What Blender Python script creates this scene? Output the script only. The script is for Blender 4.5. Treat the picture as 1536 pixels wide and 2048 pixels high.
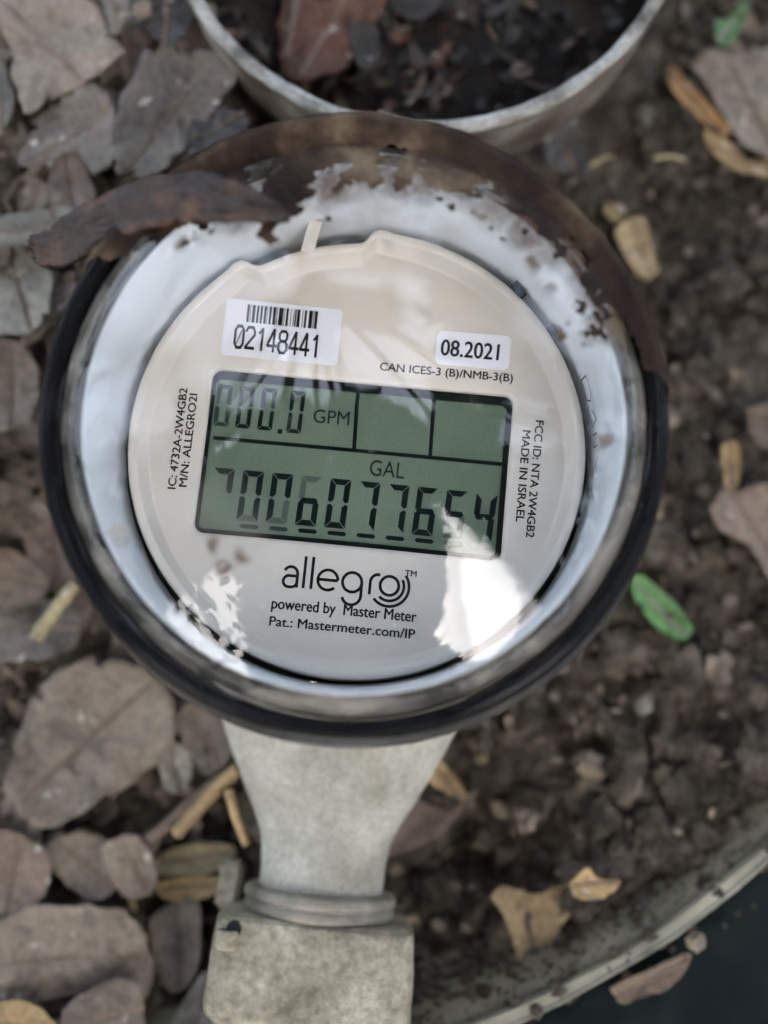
import bpy, bmesh, math, random
import numpy as np
from mathutils import Vector, Matrix, noise as mnoise

SC = bpy.context.scene
COL = SC.collection
for o in list(bpy.data.objects):
    bpy.data.objects.remove(o)
MM = 0.001                                   # everything below is measured in millimetres
rad = math.radians

# ------------------------------------------------------------------ camera
TILT = rad(9.3)
FPX = 2545.0                                 # focal length in pixels of a 1536 x 2048 picture
RGT = Vector((1, 0, 0)); DIR = Vector((0, math.sin(TILT), -math.cos(TILT))); UPV = Vector((0, math.cos(TILT), math.sin(TILT)))
CAM = Vector((4.35, -42.59, 200.76))
cam_d = bpy.data.cameras.new("camera"); cam = bpy.data.objects.new("camera", cam_d); COL.objects.link(cam)
cam.location = CAM * MM
cam.rotation_euler = (TILT, 0, 0)
cam_d.sensor_fit = 'VERTICAL'; cam_d.sensor_height = 36.0; cam_d.sensor_width = 27.0
cam_d.lens = FPX * 36.0 / 2048.0
cam_d.clip_start = 0.005; cam_d.clip_end = 100.0
cam_d.dof.use_dof = True; cam_d.dof.focus_distance = 0.203; cam_d.dof.aperture_fstop = 5.9
SC.camera = cam
SC.render.resolution_x, SC.render.resolution_y = 768, 1024

# ------------------------------------------------------------------ light
SUN_EL, SUN_AZ = rad(55), rad(180)           # azimuth measured from +Y (top of the picture) towards +X
world = bpy.data.worlds.new("World"); SC.world = world; world.use_nodes = True
wn = world.node_tree.nodes; wl = world.node_tree.links
sky = wn.new("ShaderNodeTexSky"); sky.sky_type = 'NISHITA'; sky.sun_disc = False
sky.sun_elevation = SUN_EL; sky.sun_rotation = SUN_AZ; sky.dust_density = 4.0; sky.air_density = 1.2; sky.ozone_density = 1.0
hs = wn.new("ShaderNodeHueSaturation"); hs.inputs["Saturation"].default_value = 0.55      # hazy, greyer sky
wl.new(sky.outputs[0], hs.inputs["Color"]); wl.new(hs.outputs[0], wn["Background"].inputs[0]); wn["Background"].inputs[1].default_value = 0.15
sun_d = bpy.data.lights.new("sun", 'SUN'); sun = bpy.data.objects.new("sun", sun_d); COL.objects.link(sun)
sun_d.energy = 1.0; sun_d.angle = rad(85); sun_d.color = (1.0, 0.89, 0.74)
sdir = Vector((math.sin(SUN_AZ) * math.cos(SUN_EL), math.cos(SUN_AZ) * math.cos(SUN_EL), math.sin(SUN_EL)))
sun.rotation_euler = sdir.to_track_quat('Z', 'Y').to_euler()
SC.view_settings.view_transform = 'Standard'; SC.view_settings.look = 'None'
SC.view_settings.gamma = 1.0; SC.view_settings.use_curve_mapping = False
SC.view_settings.exposure = 3.15
SC.cycles.use_denoising = True
SC.cycles.max_bounces = 12; SC.cycles.transmission_bounces = 10; SC.cycles.transparent_max_bounces = 12
SC.cycles.sample_clamp_indirect = 6.0
SC.cycles.blur_glossy = 0.2

# ------------------------------------------------------------------ helpers
def at(px, py, z):
    """the point at height z (mm) that the photograph shows at pixel (px, py)"""
    d = DIR + RGT * ((px - 768) / FPX) + UPV * ((1024 - py) / FPX)
    return CAM + d * ((z - CAM.z) / d.z)

ROT = rad(-5.5)                              # the meter is turned a little clockwise
def loc(px, py, z=0.0):
    p = at(px, py, z); c, s = math.cos(-ROT), math.sin(-ROT)
    return (c * p.x - s * p.y, s * p.x + c * p.y)

def nz(x, y, z=0.0, s=1.0, o=3):
    return mnoise.fractal(Vector((x * s, y * s, z * s)), 0.9, 2.1, o)

def obj(name, verts, faces, m, parent=None, smooth=True, mats=None):
    me = bpy.data.meshes.new(name)
    me.from_pydata([(v[0] * MM, v[1] * MM, v[2] * MM) for v in verts], [], faces)
    me.materials.append(m)
    for x in mats or (): me.materials.append(x)
    if smooth: me.polygons.foreach_set("use_smooth", [True] * len(me.polygons))
    o = bpy.data.objects.new(name, me); COL.objects.link(o)
    if parent: o.parent = parent
    return o

def recalc(o):
    bm = bmesh.new(); bm.from_mesh(o.data); bmesh.ops.recalc_face_normals(bm, faces=bm.faces); bm.to_mesh(o.data); bm.free()
    return o

def tag(o, label, cat, group=None):
    o["label"] = label; o["category"] = cat
    if group: o["group"] = group
    return o

def empty(name, p=(0, 0, 0)):
    o = bpy.data.objects.new(name, None); COL.objects.link(o); o.location = Vector(p) * MM
    o.empty_display_size = 0.01
    return o

def revolve(prof, n=128, closed=False, centre=(0, 0), rfun=None):
    """prof: (r, z) list -> verts, faces of a surface of revolution about z"""
    V, F = [], []
    m = len(prof)
    for k in range(n):
        a = 2 * math.pi * k / n
        for i, (r, z) in enumerate(prof):
            if rfun: r, z = rfun(r, z, a, i)
            V.append((centre[0] + r * math.cos(a), centre[1] + r * math.sin(a), z))
    for k in range(n):
        k2 = (k + 1) % n
        for i in range(m if closed else m - 1):
            j = (i + 1) % m
            F.append((k * m + i, k2 * m + i, k2 * m + j, k * m + j))
    return V, F

def smooth_prof(pts, n=6):
    """Catmull-Rom through (r, z) points"""
    out = []
    P = [pts[0]] + list(pts) + [pts[-1]]
    for i in range(1, len(P) - 2):
        for k in range(n):
            t = k / n
            out.append(tuple(0.5 * (2 * P[i][c] + (P[i+1][c] - P[i-1][c]) * t + (2*P[i-1][c] - 5*P[i][c] + 4*P[i+1][c] - P[i+2][c]) * t*t
                       + (-P[i-1][c] + 3*P[i][c] - 3*P[i+1][c] + P[i+2][c]) * t**3) for c in range(len(P[0]))))
    out.append(tuple(pts[-1]))
    return out

def rrect(x0, y0, x1, y1, r, n=6):
    out = []
    for cx, cy, a0 in ((x1 - r, y1 - r, 0), (x0 + r, y1 - r, 90), (x0 + r, y0 + r, 180), (x1 - r, y0 + r, 270)):
        for k in range(n + 1):
            a = rad(a0 + 90 * k / n); out.append((cx + r * math.cos(a), cy + r * math.sin(a)))
    return out

def slab(poly, z0, z1):
    n = len(poly)
    V = [(x, y, z1) for x, y in poly] + [(x, y, z0) for x, y in poly]
    F = [tuple(range(n)), tuple(range(2 * n - 1, n - 1, -1))]
    for i in range(n):
        j = (i + 1) % n; F.append((i, n + i, n + j, j))
    return V, F

def quad_box(p, q, w, z0, z1, zq0, zq1):
    dx, dy = q[0] - p[0], q[1] - p[1]; l = math.hypot(dx, dy); nx, ny = -dy / l * w / 2, dx / l * w / 2
    V = [(p[0]+nx, p[1]+ny, z0), (p[0]-nx, p[1]-ny, z0), (q[0]-nx, q[1]-ny, zq0), (q[0]+nx, q[1]+ny, zq0),
         (p[0]+nx, p[1]+ny, z1), (p[0]-nx, p[1]-ny, z1), (q[0]-nx, q[1]-ny, zq1), (q[0]+nx, q[1]+ny, zq1)]
    return V, [(0,3,2,1), (4,5,6,7), (0,1,5,4), (1,2,6,5), (2,3,7,6), (3,0,4,7)]

class MB:
    def __init__(s): s.V, s.F = [], []
    def add(s, vf):
        b = len(s.V); s.V += vf[0]; s.F += [tuple(i + b for i in f) for f in vf[1]]
        return s

def ribbon(pts, w, z0, z1, closed=False, rounded=True):
    """flat stroke of width w through the points"""
    n = len(pts); L, R = [], []
    for i, p in enumerate(pts):
        if closed: a, b = pts[i - 1], pts[(i + 1) % n]
        else: a, b = pts[max(i - 1, 0)], pts[min(i + 1, n - 1)]
        dx, dy = b[0] - a[0], b[1] - a[1]; l = math.hypot(dx, dy) or 1
        nx, ny = -dy / l * w / 2, dx / l * w / 2
        L.append((p[0] + nx, p[1] + ny)); R.append((p[0] - nx, p[1] - ny))
    V = [(x, y, z1) for x, y in L] + [(x, y, z1) for x, y in R] + [(x, y, z0) for x, y in L] + [(x, y, z0) for x, y in R]
    F = []
    for i in range(n if closed else n - 1):
        j = (i + 1) % n
        F += [(i, n + i, n + j, j), (2*n + i, i, j, 2*n + j), (n + i, 3*n + i, 3*n + j, n + j)]
    return V, F

def arc(cx, cy, r, a0, a1, n=20, sx=1.0):
    return [(cx + sx * r * math.cos(rad(a0 + (a1 - a0) * k / n)), cy + r * math.sin(rad(a0 + (a1 - a0) * k / n))) for k in range(n + 1)]

def text_mesh(name, s, p0, p1, height, m, parent, z, bold=0.0, thick=0.05):
    """one line of print whose baseline runs from p0 to p1 (local mm), capitals of the given height"""
    cu = bpy.data.curves.new("print", 'FONT'); cu.body = s; cu.size = 1.0; cu.resolution_u = 4
    to = bpy.data.objects.new("print", cu); COL.objects.link(to)
    dg = bpy.context.evaluated_depsgraph_get()
    me = bpy.data.meshes.new_from_object(to.evaluated_get(dg))
    bpy.data.objects.remove(to)
    co = np.array([v.co[:] for v in me.vertices])
    x0, x1 = co[:, 0].min(), co[:, 0].max()
    L = math.hypot(p1[0] - p0[0], p1[1] - p0[1]); ux, uy = (p1[0] - p0[0]) / L, (p1[1] - p0[1]) / L
    sx = L / (x1 - x0); sy = height / 0.73
    V = []
    for c in co:
        a, b = (c[0] - x0) * sx, c[1] * sy
        V.append((p0[0] + ux * a - uy * b, p0[1] + uy * a + ux * b, z + thick))
    F = [tuple(f.vertices) for f in me.polygons]
    if bold > 0:                                                   # heavier print: the strokes widened by overlapping passes
        V0, F0, n0 = V, F, len(V); V, F = [], []; b_ = bold * height
        for k, (du, dv) in enumerate(((-1, 0), (1, 0), (0, .7), (0, -.7))):
            V += [(x + (ux * du - uy * dv) * b_, y + (uy * du + ux * dv) * b_, zz + 0.003 * k) for x, y, zz in V0]
            F += [tuple(q + k * n0 for q in f) for f in F0]
    bpy.data.meshes.remove(me)
    return obj(name, V, F, m, parent, smooth=False)

# ------------------------------------------------------------------ materials
def new_mat(name):
    m = bpy.data.materials.new(name); m.use_nodes = True
    nt = m.node_tree
    return m, nt, nt.nodes["Principled BSDF"]

def tight(stops, k=0.62):
    return [(0.5 + (p - 0.5) * k, c) for p, c in stops]

def noise_node(nt, scale, detail=5, rough=0.6, off=(0, 0, 0), dist=0.0, vary=False):
    tc = nt.nodes.new("ShaderNodeTexCoord"); mp = nt.nodes.new("ShaderNodeMapping"); mp.inputs["Location"].default_value = off
    n = nt.nodes.new("ShaderNodeTexNoise"); n.inputs["Scale"].default_value = scale; n.inputs["Detail"].default_value = detail
    n.inputs["Roughness"].default_value = rough; n.inputs["Distortion"].default_value = dist
    nt.links.new(tc.outputs["Object"], mp.inputs[0])
    if vary:                                                       # every object gets its own stretch of the pattern
        oi = nt.nodes.new("ShaderNodeObjectInfo"); ml = nt.nodes.new("ShaderNodeMath"); ml.operation = 'MULTIPLY'; ml.inputs[1].default_value = 3.7
        nt.links.new(oi.outputs["Random"], ml.inputs[0]); nt.links.new(ml.outputs[0], mp.inputs["Rotation"]); nt.links.new(ml.outputs[0], mp.inputs["Location"])
    nt.links.new(mp.outputs[0], n.inputs["Vector"])
    return n.outputs["Fac"]

def ramp(nt, fac, stops):
    r = nt.nodes.new("ShaderNodeValToRGB"); e = r.color_ramp.elements
    while len(e) < len(stops): e.new(0.5)
    for i, (p, c) in enumerate(stops):
        e[i].position = p; e[i].color = (c[0], c[1], c[2], 1) if not isinstance(c, (int, float)) else (c, c, c, 1)
    nt.links.new(fac, r.inputs[0])
    return r.outputs[0]

def mixc(nt, fac, a, b, blend='MIX'):
    n = nt.nodes.new("ShaderNodeMix"); n.data_type = 'RGBA'; n.blend_type = blend
    for s, v in ((n.inputs[0], fac), (n.inputs[6], a), (n.inputs[7], b)):
        if hasattr(v, "links"): nt.links.new(v, s)
        elif isinstance(v, (int, float)): s.default_value = v
        else: s.default_value = (v[0], v[1], v[2], 1)
    return n.outputs[2]

def bump(nt, bsdf, fac, strength, dist=0.0005):
    b = nt.nodes.new("ShaderNodeBump"); b.inputs["Strength"].default_value = strength; b.inputs["Distance"].default_value = dist
    nt.links.new(fac, b.inputs["Height"]); nt.links.new(b.outputs[0], bsdf.inputs["Normal"])
    return b

def plain(name, c, rough=0.5, metal=0.0, spec=0.5, coat=0.0):
    m, nt, b = new_mat(name)
    b.inputs["Base Color"].default_value = (c[0], c[1], c[2], 1); b.inputs["Roughness"].default_value = rough
    b.inputs["Metallic"].default_value = metal; b.inputs["Specular IOR Level"].default_value = spec
    b.inputs["Coat Weight"].default_value = coat
    return m

def mottled(name, stops, scale, rough=0.6, detail=6, bstr=0.3, bscale=None, bdist=0.0004, rough2=None, fine=None, spec=0.5):
    """noise-coloured surface with a fine relief"""
    m, nt, b = new_mat(name)
    f = noise_node(nt, scale, detail)
    col = ramp(nt, f, tight(stops))
    if fine:
        g = noise_node(nt, fine[0], 3, 0.7, (3, 1, 2)); col = mixc(nt, 1.0, col, ramp(nt, g, [(0.3, fine[1]), (0.7, fine[2])]), 'MULTIPLY')
    nt.links.new(col, b.inputs["Base Color"])
    b.inputs["Specular IOR Level"].default_value = spec
    if rough2 is None: b.inputs["Roughness"].default_value = rough
    else:
        r = noise_node(nt, scale * 0.7, 3, 0.6, (7, 7, 7)); nt.links.new(ramp(nt, r, [(0.35, rough), (0.65, rough2)]), b.inputs["Roughness"])
    if bstr: bump(nt, b, noise_node(nt, bscale or scale * 4, 5, 0.65, (1, 5, 9)), bstr, bdist)
    return m

M = {}
M["dial"] = mottled("dial_plastic", [(0.3, (0.56, 0.527, 0.475)), (0.7, (0.60, 0.567, 0.513))], 60, 0.42, bstr=0.05, bscale=900)
M["white"] = mottled("white_plastic", [(0.25, (0.585, 0.625, 0.67)), (0.75, (0.65, 0.688, 0.73))], 70, 0.38, bstr=0.06, bscale=400)
M["black_rubber"] = mottled("black_gloss_rubber", [(0.3, (0.002, 0.002, 0.003)), (0.72, (0.005, 0.005, 0.006)), (0.98, (0.02, 0.018, 0.015))], 160, 0.06, bstr=0.02, rough2=0.12, spec=0.14)
M["collar"] = mottled("smoky_plastic_collar", [(0.3, (0.03, 0.033, 0.036)), (0.8, (0.07, 0.07, 0.068))], 120, 0.16, bstr=0.05, rough2=0.3)
M["bezel"] = mottled("taupe_grey_bezel", [(0.25, (0.03, 0.027, 0.023)), (0.75, (0.085, 0.075, 0.06))], 80, 0.3, bstr=0.1)
M["ink"] = plain("black_ink", (0.008, 0.008, 0.010), 0.6, spec=0.1)
M["sticker"] = plain("white_sticker_paper", (0.74, 0.75, 0.82), 0.45)
M["lcd_frame"] = plain("lcd_black_frame", (0.004, 0.007, 0.006), 0.35, spec=0.12)
M["lcd"] = mottled("lcd_green_grey", [(0.25, (0.105, 0.147, 0.108)), (0.75, (0.135, 0.182, 0.132))], 35, 0.4, bstr=0.0, spec=0.15, fine=(2600, (0.86, 0.86, 0.86), (1.1, 1.1, 1.1)))
M["segment"] = plain("lcd_segment", (0.003, 0.008, 0.010), 0.5, spec=0.08)
M["segment_glare_pale"] = plain("lcd_segment_glare_pale", (0.07, 0.095, 0.075), 0.5, spec=0.1)  # paler bars: reflection smear put into the segment colour
M["segment_half"] = plain("lcd_segment_half", (0.026, 0.038, 0.034), 0.5, spec=0.1)
M["clip"] = plain("black_clip_and_hole_shade", (0.01, 0.013, 0.016), 0.3)
M["cast"] = mottled("grey_cast_metal", [(0.15, (0.11, 0.095, 0.062)), (0.38, (0.205, 0.187, 0.138)), (0.6, (0.28, 0.258, 0.198)), (0.85, (0.38, 0.358, 0.29))], 75, 0.62, 9, 0.5, 700, 0.0004,
                    fine=(600, (0.55, 0.54, 0.51), (1.22, 1.22, 1.22)), spec=0.35)
M["cast_light"] = mottled("light_grey_cast_metal", [(0.15, (0.20, 0.19, 0.16)), (0.38, (0.29, 0.28, 0.245)), (0.6, (0.36, 0.35, 0.315)), (0.85, (0.45, 0.44, 0.405))], 85, 0.6, 9, 0.4, 700, 0.0004,
                    fine=(800, (0.78, 0.77, 0.75), (1.1, 1.1, 1.1)), spec=0.35)
M["cast_dark"] = mottled("stained_cast_metal", [(0.3, (0.10, 0.09, 0.07)), (0.7, (0.22, 0.2, 0.165))], 140, 0.5, 6, 0.4, 700)
M["lid_rim"] = mottled("scuffed_grey_lid_plastic", [(0.25, (0.05, 0.046, 0.04)), (0.44, (0.20, 0.195, 0.18)), (0.75, (0.42, 0.43, 0.42))], 130, 0.45, 8, 0.4, 800, 0.0004, fine=(900, (0.7, 0.68, 0.65), (1.08, 1.08, 1.08)))
M["lid_side"] = mottled("dirty_grey_lid_side", [(0.3, (0.06, 0.045, 0.034)), (0.55, (0.16, 0.14, 0.12)), (0.8, (0.33, 0.33, 0.32))], 60, 0.5, 6, 0.3, 500)
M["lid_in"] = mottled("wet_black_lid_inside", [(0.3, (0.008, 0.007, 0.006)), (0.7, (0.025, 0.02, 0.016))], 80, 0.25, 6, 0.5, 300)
M["wet_mud"] = mottled("wet_black_mud", [(0.2, (0.003, 0.002, 0.0015)), (0.5, (0.008, 0.006, 0.004)), (0.8, (0.032, 0.02, 0.012))], 60, 0.25, 8, 1.0, 220, 0.002, rough2=0.7, spec=0.2)
M["mud"] = mottled("brown_mud", [(0.3, (0.010, 0.005, 0.0035)), (0.48, (0.024, 0.0135, 0.008)), (0.58, (0.048, 0.030, 0.018)), (0.76, (0.13, 0.095, 0.06))], 62, 0.45, 8, 0.4, 500, 0.0006, rough2=0.8, spec=0.14)
M["bark"] = mottled("dark_wet_bark", [(0.3, (0.012, 0.007, 0.006)), (0.5, (0.028, 0.016, 0.012)), (0.8, (0.10, 0.05, 0.03))], 130, 0.4, 7, 0.9, 420, 0.001, rough2=0.65)
M["soil"] = mottled("dark_crumbly_soil", [(0.2, (0.022, 0.018, 0.014)), (0.42, (0.064, 0.053, 0.041)), (0.6, (0.112, 0.094, 0.074)), (0.85, (0.22, 0.187, 0.146))], 150, 0.85, 9, 1.0, 900, 0.0014, spec=0.25, fine=(1100, (0.5, 0.49, 0.47), (1.25, 1.25, 1.25)))
M["shreds"] = mottled("rotted_leaf_shreds", [(0.15, (0.04, 0.03, 0.025)), (0.4, (0.12, 0.095, 0.075)), (0.6, (0.19, 0.15, 0.11)), (0.85, (0.36, 0.28, 0.16))], 60, 0.6, 6, 0.5, 700)
M["box_in"] = mottled("dirty_green_grey_box_wall", [(0.15, (0.07, 0.06, 0.042)), (0.5, (0.165, 0.148, 0.105)), (0.85, (0.27, 0.235, 0.16))], 55, 0.6, 7, 0.3, 400)
M["box_lip"] = mottled("pale_worn_box_lip", [(0.25, (0.13, 0.125, 0.095)), (0.5, (0.22, 0.21, 0.165)), (0.75, (0.31, 0.29, 0.23))], 70, 0.55, 7, 0.3, 500)
M["box_out"] = mottled("dark_teal_box_flange", [(0.3, (0.005, 0.008, 0.009)), (0.7, (0.011, 0.015, 0.016))], 60, 0.8, 5, 0.3, 900, spec=0.05)

def leaf_mat(name, c, var=0.25, rough=0.5, rough2=0.7, spots=0.5):
    m, nt, b = new_mat(name)
    d = tuple(x * (1 - var * 1.5) for x in c); l = tuple(min(1, x * (1 + var)) for x in c)
    col = ramp(nt, noise_node(nt, 55, 8, 0.66, (2, 2, 3), 0.3, True), tight([(0.22, d), (0.5, c), (0.8, l)]))
    fine = ramp(nt, noise_node(nt, 520, 5, 0.75, (1, 0, 0), 0, True), [(0.36, 0.5), (0.56, 1.08)])
    col = mixc(nt, 0.75, col, fine, 'MULTIPLY')
    dark = ramp(nt, noise_node(nt, 120, 4, 0.6, (5, 8, 1), 0.8, True), [(0.60, 0.0), (0.66, 1.0)])
    col = mixc(nt, mixc(nt, 1.0, dark, (spots,) * 3, 'MULTIPLY'), col, tuple(x * 0.25 for x in c))
    if spots:
        pale = ramp(nt, noise_node(nt, 330, 2, 0.5, (2, 4, 6), 0, True), [(0.68, 0.0), (0.72, 0.8)])
        col = mixc(nt, pale, col, (0.45, 0.43, 0.38))
    oi = nt.nodes.new("ShaderNodeObjectInfo"); mr = nt.nodes.new("ShaderNodeMapRange"); mr.inputs["To Min"].default_value = 0.75; mr.inputs["To Max"].default_value = 1.2
    nt.links.new(oi.outputs["Random"], mr.inputs["Value"]); col = mixc(nt, 1.0, col, mr.outputs[0], 'MULTIPLY')
    nt.links.new(col, b.inputs["Base Color"])
    nt.links.new(ramp(nt, noise_node(nt, 70, 4, 0.6, (1, 1, 7), 0, True), [(0.42, rough), (0.58, rough2)]), b.inputs["Roughness"])
    bump(nt, b, noise_node(nt, 300, 7, 0.7, (4, 4, 4), 0, True), 0.8, 0.001)
    return m
random.seed(4)
LM = {
 "grey": leaf_mat("grey_brown_dead_leaf", (0.185, 0.148, 0.116), 0.25, 0.34, 0.6),
 "greywet": leaf_mat("wet_grey_leaf", (0.135, 0.112, 0.094), 0.3, 0.16, 0.42),
 "dark": leaf_mat("dark_wet_leaf", (0.045, 0.042, 0.042), 0.3, 0.16, 0.4),
 "pale": leaf_mat("pale_grey_leaf", (0.22, 0.205, 0.17), 0.2, 0.5, 0.75, 0.4),
 "warm": leaf_mat("warm_grey_dead_leaf", (0.185, 0.148, 0.114), 0.2, 0.45, 0.7),
 "brown": leaf_mat("brown_dead_leaf", (0.128, 0.09, 0.062), 0.3, 0.4, 0.7),
 "pink": leaf_mat("pinkish_brown_dead_leaf", (0.175, 0.127, 0.098), 0.22, 0.45, 0.7),
 "tan": leaf_mat("tan_dry_leaf", (0.36, 0.25, 0.12), 0.25, 0.5, 0.75),
 "straw": leaf_mat("straw_dry_leaf", (0.37, 0.31, 0.175), 0.25, 0.5, 0.75),
 "orange": leaf_mat("orange_dry_leaf", (0.40, 0.22, 0.085), 0.25, 0.45, 0.7),
 "green": leaf_mat("fresh_green_leaf", (0.085, 0.21, 0.06), 0.3, 0.4, 0.55, 0.0),
 "rust": leaf_mat("wet_rust_leaf", (0.095, 0.032, 0.012), 0.35, 0.14, 0.4),
 "rib": leaf_mat("leaf_midrib", (0.17, 0.12, 0.085), 0.25, 0.45, 0.7, 0.3),
 "sodden": leaf_mat("sodden_black_leaf", (0.022, 0.016, 0.012), 0.4, 0.25, 0.5, 0.3),
 "wood": leaf_mat("pale_wood_chip", (0.33, 0.24, 0.13), 0.3, 0.6, 0.8),
}

def glass_material(name, film):
    """clear glass with a thin film of dried dirt: film = list of (x, y, radius, strength, colour) spots in local mm"""
    m = bpy.data.materials.new(name); m.use_nodes = True; nt = m.node_tree
    nt.nodes.remove(nt.nodes["Principled BSDF"]); out = nt.nodes["Material Output"]
    g = nt.nodes.new("ShaderNodeBsdfGlass"); g.inputs["IOR"].default_value = 1.38; g.inputs["Roughness"].default_value = 0.0
    d = nt.nodes.new("ShaderNodeBsdfDiffuse")
    tc = nt.nodes.new("ShaderNodeTexCoord")
    warp = nt.nodes.new("ShaderNodeTexNoise"); warp.inputs["Scale"].default_value = 180; warp.inputs["Detail"].default_value = 5
    nt.links.new(tc.outputs["Object"], warp.inputs["Vector"])
    sep = nt.nodes.new("ShaderNodeVectorMath"); sep.operation = 'MULTIPLY_ADD'
    nt.links.new(warp.outputs["Color"], sep.inputs[0]); sep.inputs[1].default_value = (0.006,) * 3
    add = nt.nodes.new("ShaderNodeVectorMath"); add.operation = 'ADD'; add.inputs[1].default_value = (-0.003,) * 3
    nt.links.new(tc.outputs["Object"], sep.inputs[2]); nt.links.new(sep.outputs[0], add.inputs[0])
    flat = nt.nodes.new("ShaderNodeVectorMath"); flat.operation = 'MULTIPLY'; flat.inputs[1].default_value = (1, 1, 0)
    nt.links.new(add.outputs[0], flat.inputs[0])
    total, colr = None, None
    grain = ramp(nt, noise_node(nt, 420, 5, 0.7), [(0.3, 0.35), (0.65, 1.0)])
    for x, y, r, s, c in film:
        dist = nt.nodes.new("ShaderNodeVectorMath"); dist.operation = 'DISTANCE'
        nt.links.new(flat.outputs[0], dist.inputs[0]); dist.inputs[1].default_value = (x * MM, y * MM, 0)
        mr = nt.nodes.new("ShaderNodeMapRange"); mr.interpolation_type = 'SMOOTHSTEP'
        mr.inputs["From Min"].default_value = r * MM; mr.inputs["From Max"].default_value = r * MM * 0.25
        mr.inputs["To Min"].default_value = 0; mr.inputs["To Max"].default_value = s
        nt.links.new(dist.outputs["Value"], mr.inputs["Value"])
        f = mixc(nt, 1.0, mr.outputs[0], grain, 'MULTIPLY')
        if total is None: total, colr = f, mixc(nt, 1.0, c, c)
        else:
            colr = mixc(nt, ramp(nt, f, [(0.03, 0.0), (0.14, 1.0)]), colr, c)
            mx = nt.nodes.new("ShaderNodeMath"); mx.operation = 'MAXIMUM'; nt.links.new(total, mx.inputs[0]); nt.links.new(f, mx.inputs[1]); total = mx.outputs[0]
    ln = nt.nodes.new("ShaderNodeVectorMath"); ln.operation = 'LENGTH'; nt.links.new(flat.outputs[0], ln.inputs[0])
    mr = nt.nodes.new("ShaderNodeMapRange"); mr.inputs["From Min"].default_value = 39.2 * MM; mr.inputs["From Max"].default_value = 41.5 * MM; mr.inputs["To Max"].default_value = 0.55
    nt.links.new(ln.outputs["Value"], mr.inputs["Value"])
    rim = mixc(nt, 1.0, mr.outputs[0], ramp(nt, noise_node(nt, 90, 5, 0.7, (3, 3, 3)), [(0.42, 0.05), (0.62, 1.0)]), 'MULTIPLY')
    colr = mixc(nt, rim, colr, (0.20, 0.17, 0.13))
    mx = nt.nodes.new("ShaderNodeMath"); mx.operation = 'MAXIMUM'; nt.links.new(total, mx.inputs[0]); nt.links.new(rim, mx.inputs[1]); total = mx.outputs[0]
    nt.links.new(colr, d.inputs["Color"])
    ms = nt.nodes.new("ShaderNodeMixShader"); nt.links.new(total, ms.inputs[0])
    nt.links.new(g.outputs[0], ms.inputs[1]); nt.links.new(d.outputs[0], ms.inputs[2]); nt.links.new(ms.outputs[0], out.inputs["Surface"])
    return m

# ------------------------------------------------------------------ the ground
random.seed(11)
GZ = -50.0
def circ3(a, b, c):
    ax, ay, bx, by, cx, cy = a.x, a.y, b.x, b.y, c.x, c.y
    d = 2 * (ax * (by - cy) + bx * (cy - ay) + cx * (ay - by))
    ux = ((ax*ax + ay*ay) * (by - cy) + (bx*bx + by*by) * (cy - ay) + (cx*cx + cy*cy) * (ay - by)) / d
    uy = ((ax*ax + ay*ay) * (cx - bx) + (bx*bx + by*by) * (ax - cx) + (cx*cx + cy*cy) * (bx - ax)) / d
    return ux, uy, math.hypot(ax - ux, ay - uy)
BOX_Z = -38.0
bx, by, br = circ3(at(1536, 1700, BOX_Z), at(1290, 1890, BOX_Z), at(1000, 2042, BOX_Z))
BX, BY, BR = bx, by, br
def ground_h(x, y):
    h = GZ + 4.0 * nz(x, y, 0, 0.012, 2) + 2.2 * nz(x, y, 5, 0.06, 3) + 1.3 * nz(x, y, 9, 0.2, 3)
    h += 22 / (1 + math.exp(-(y - 35 - 0.25 * x) / 9)) / (1 + math.exp((x - 10) / 10))      # litter heaped up behind, left of the lid
    h -= 8 / (1 + math.exp((y + 40) / 10)) / (1 + math.exp((x - 20) / 12))                  # and a hollow in front
    d_ = math.hypot(x - BX, y - BY) - (BR - 9)
    h += 6.5 * math.exp(-(d_ / 9) ** 2) if d_ < 0 else 6.5 * math.exp(-(d_ / 3) ** 2)        # soil banked against the box wall
    if y < -55 and abs(x) < 40: h -= 6 * min(1, (-55 - y) / 15)          # the soil dips round the pipe end
    if math.hypot(x - 12, y - 108.5) < 50: h = min(h, -41.0)                                  # the lid lies pressed into the litter
    return h
gx = np.concatenate([np.linspace(-2500, -190, 14)[:-1], np.linspace(-190, 190, 250), np.linspace(190, 2500, 14)[1:]])
gy = np.concatenate([np.linspace(-2500, -190, 14)[:-1], np.linspace(-190, 220, 265), np.linspace(220, 2500, 14)[1:]])
V = [(x, y, ground_h(x, y)) for y in gy for x in gx]
nx_ = len(gx)
F = [(j * nx_ + i, j * nx_ + i + 1, (j + 1) * nx_ + i + 1, (j + 1) * nx_ + i) for j in range(len(gy) - 1) for i in range(nx_ - 1)]
g = obj("ground", V, F, M["soil"]); g["kind"] = "structure"

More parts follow.
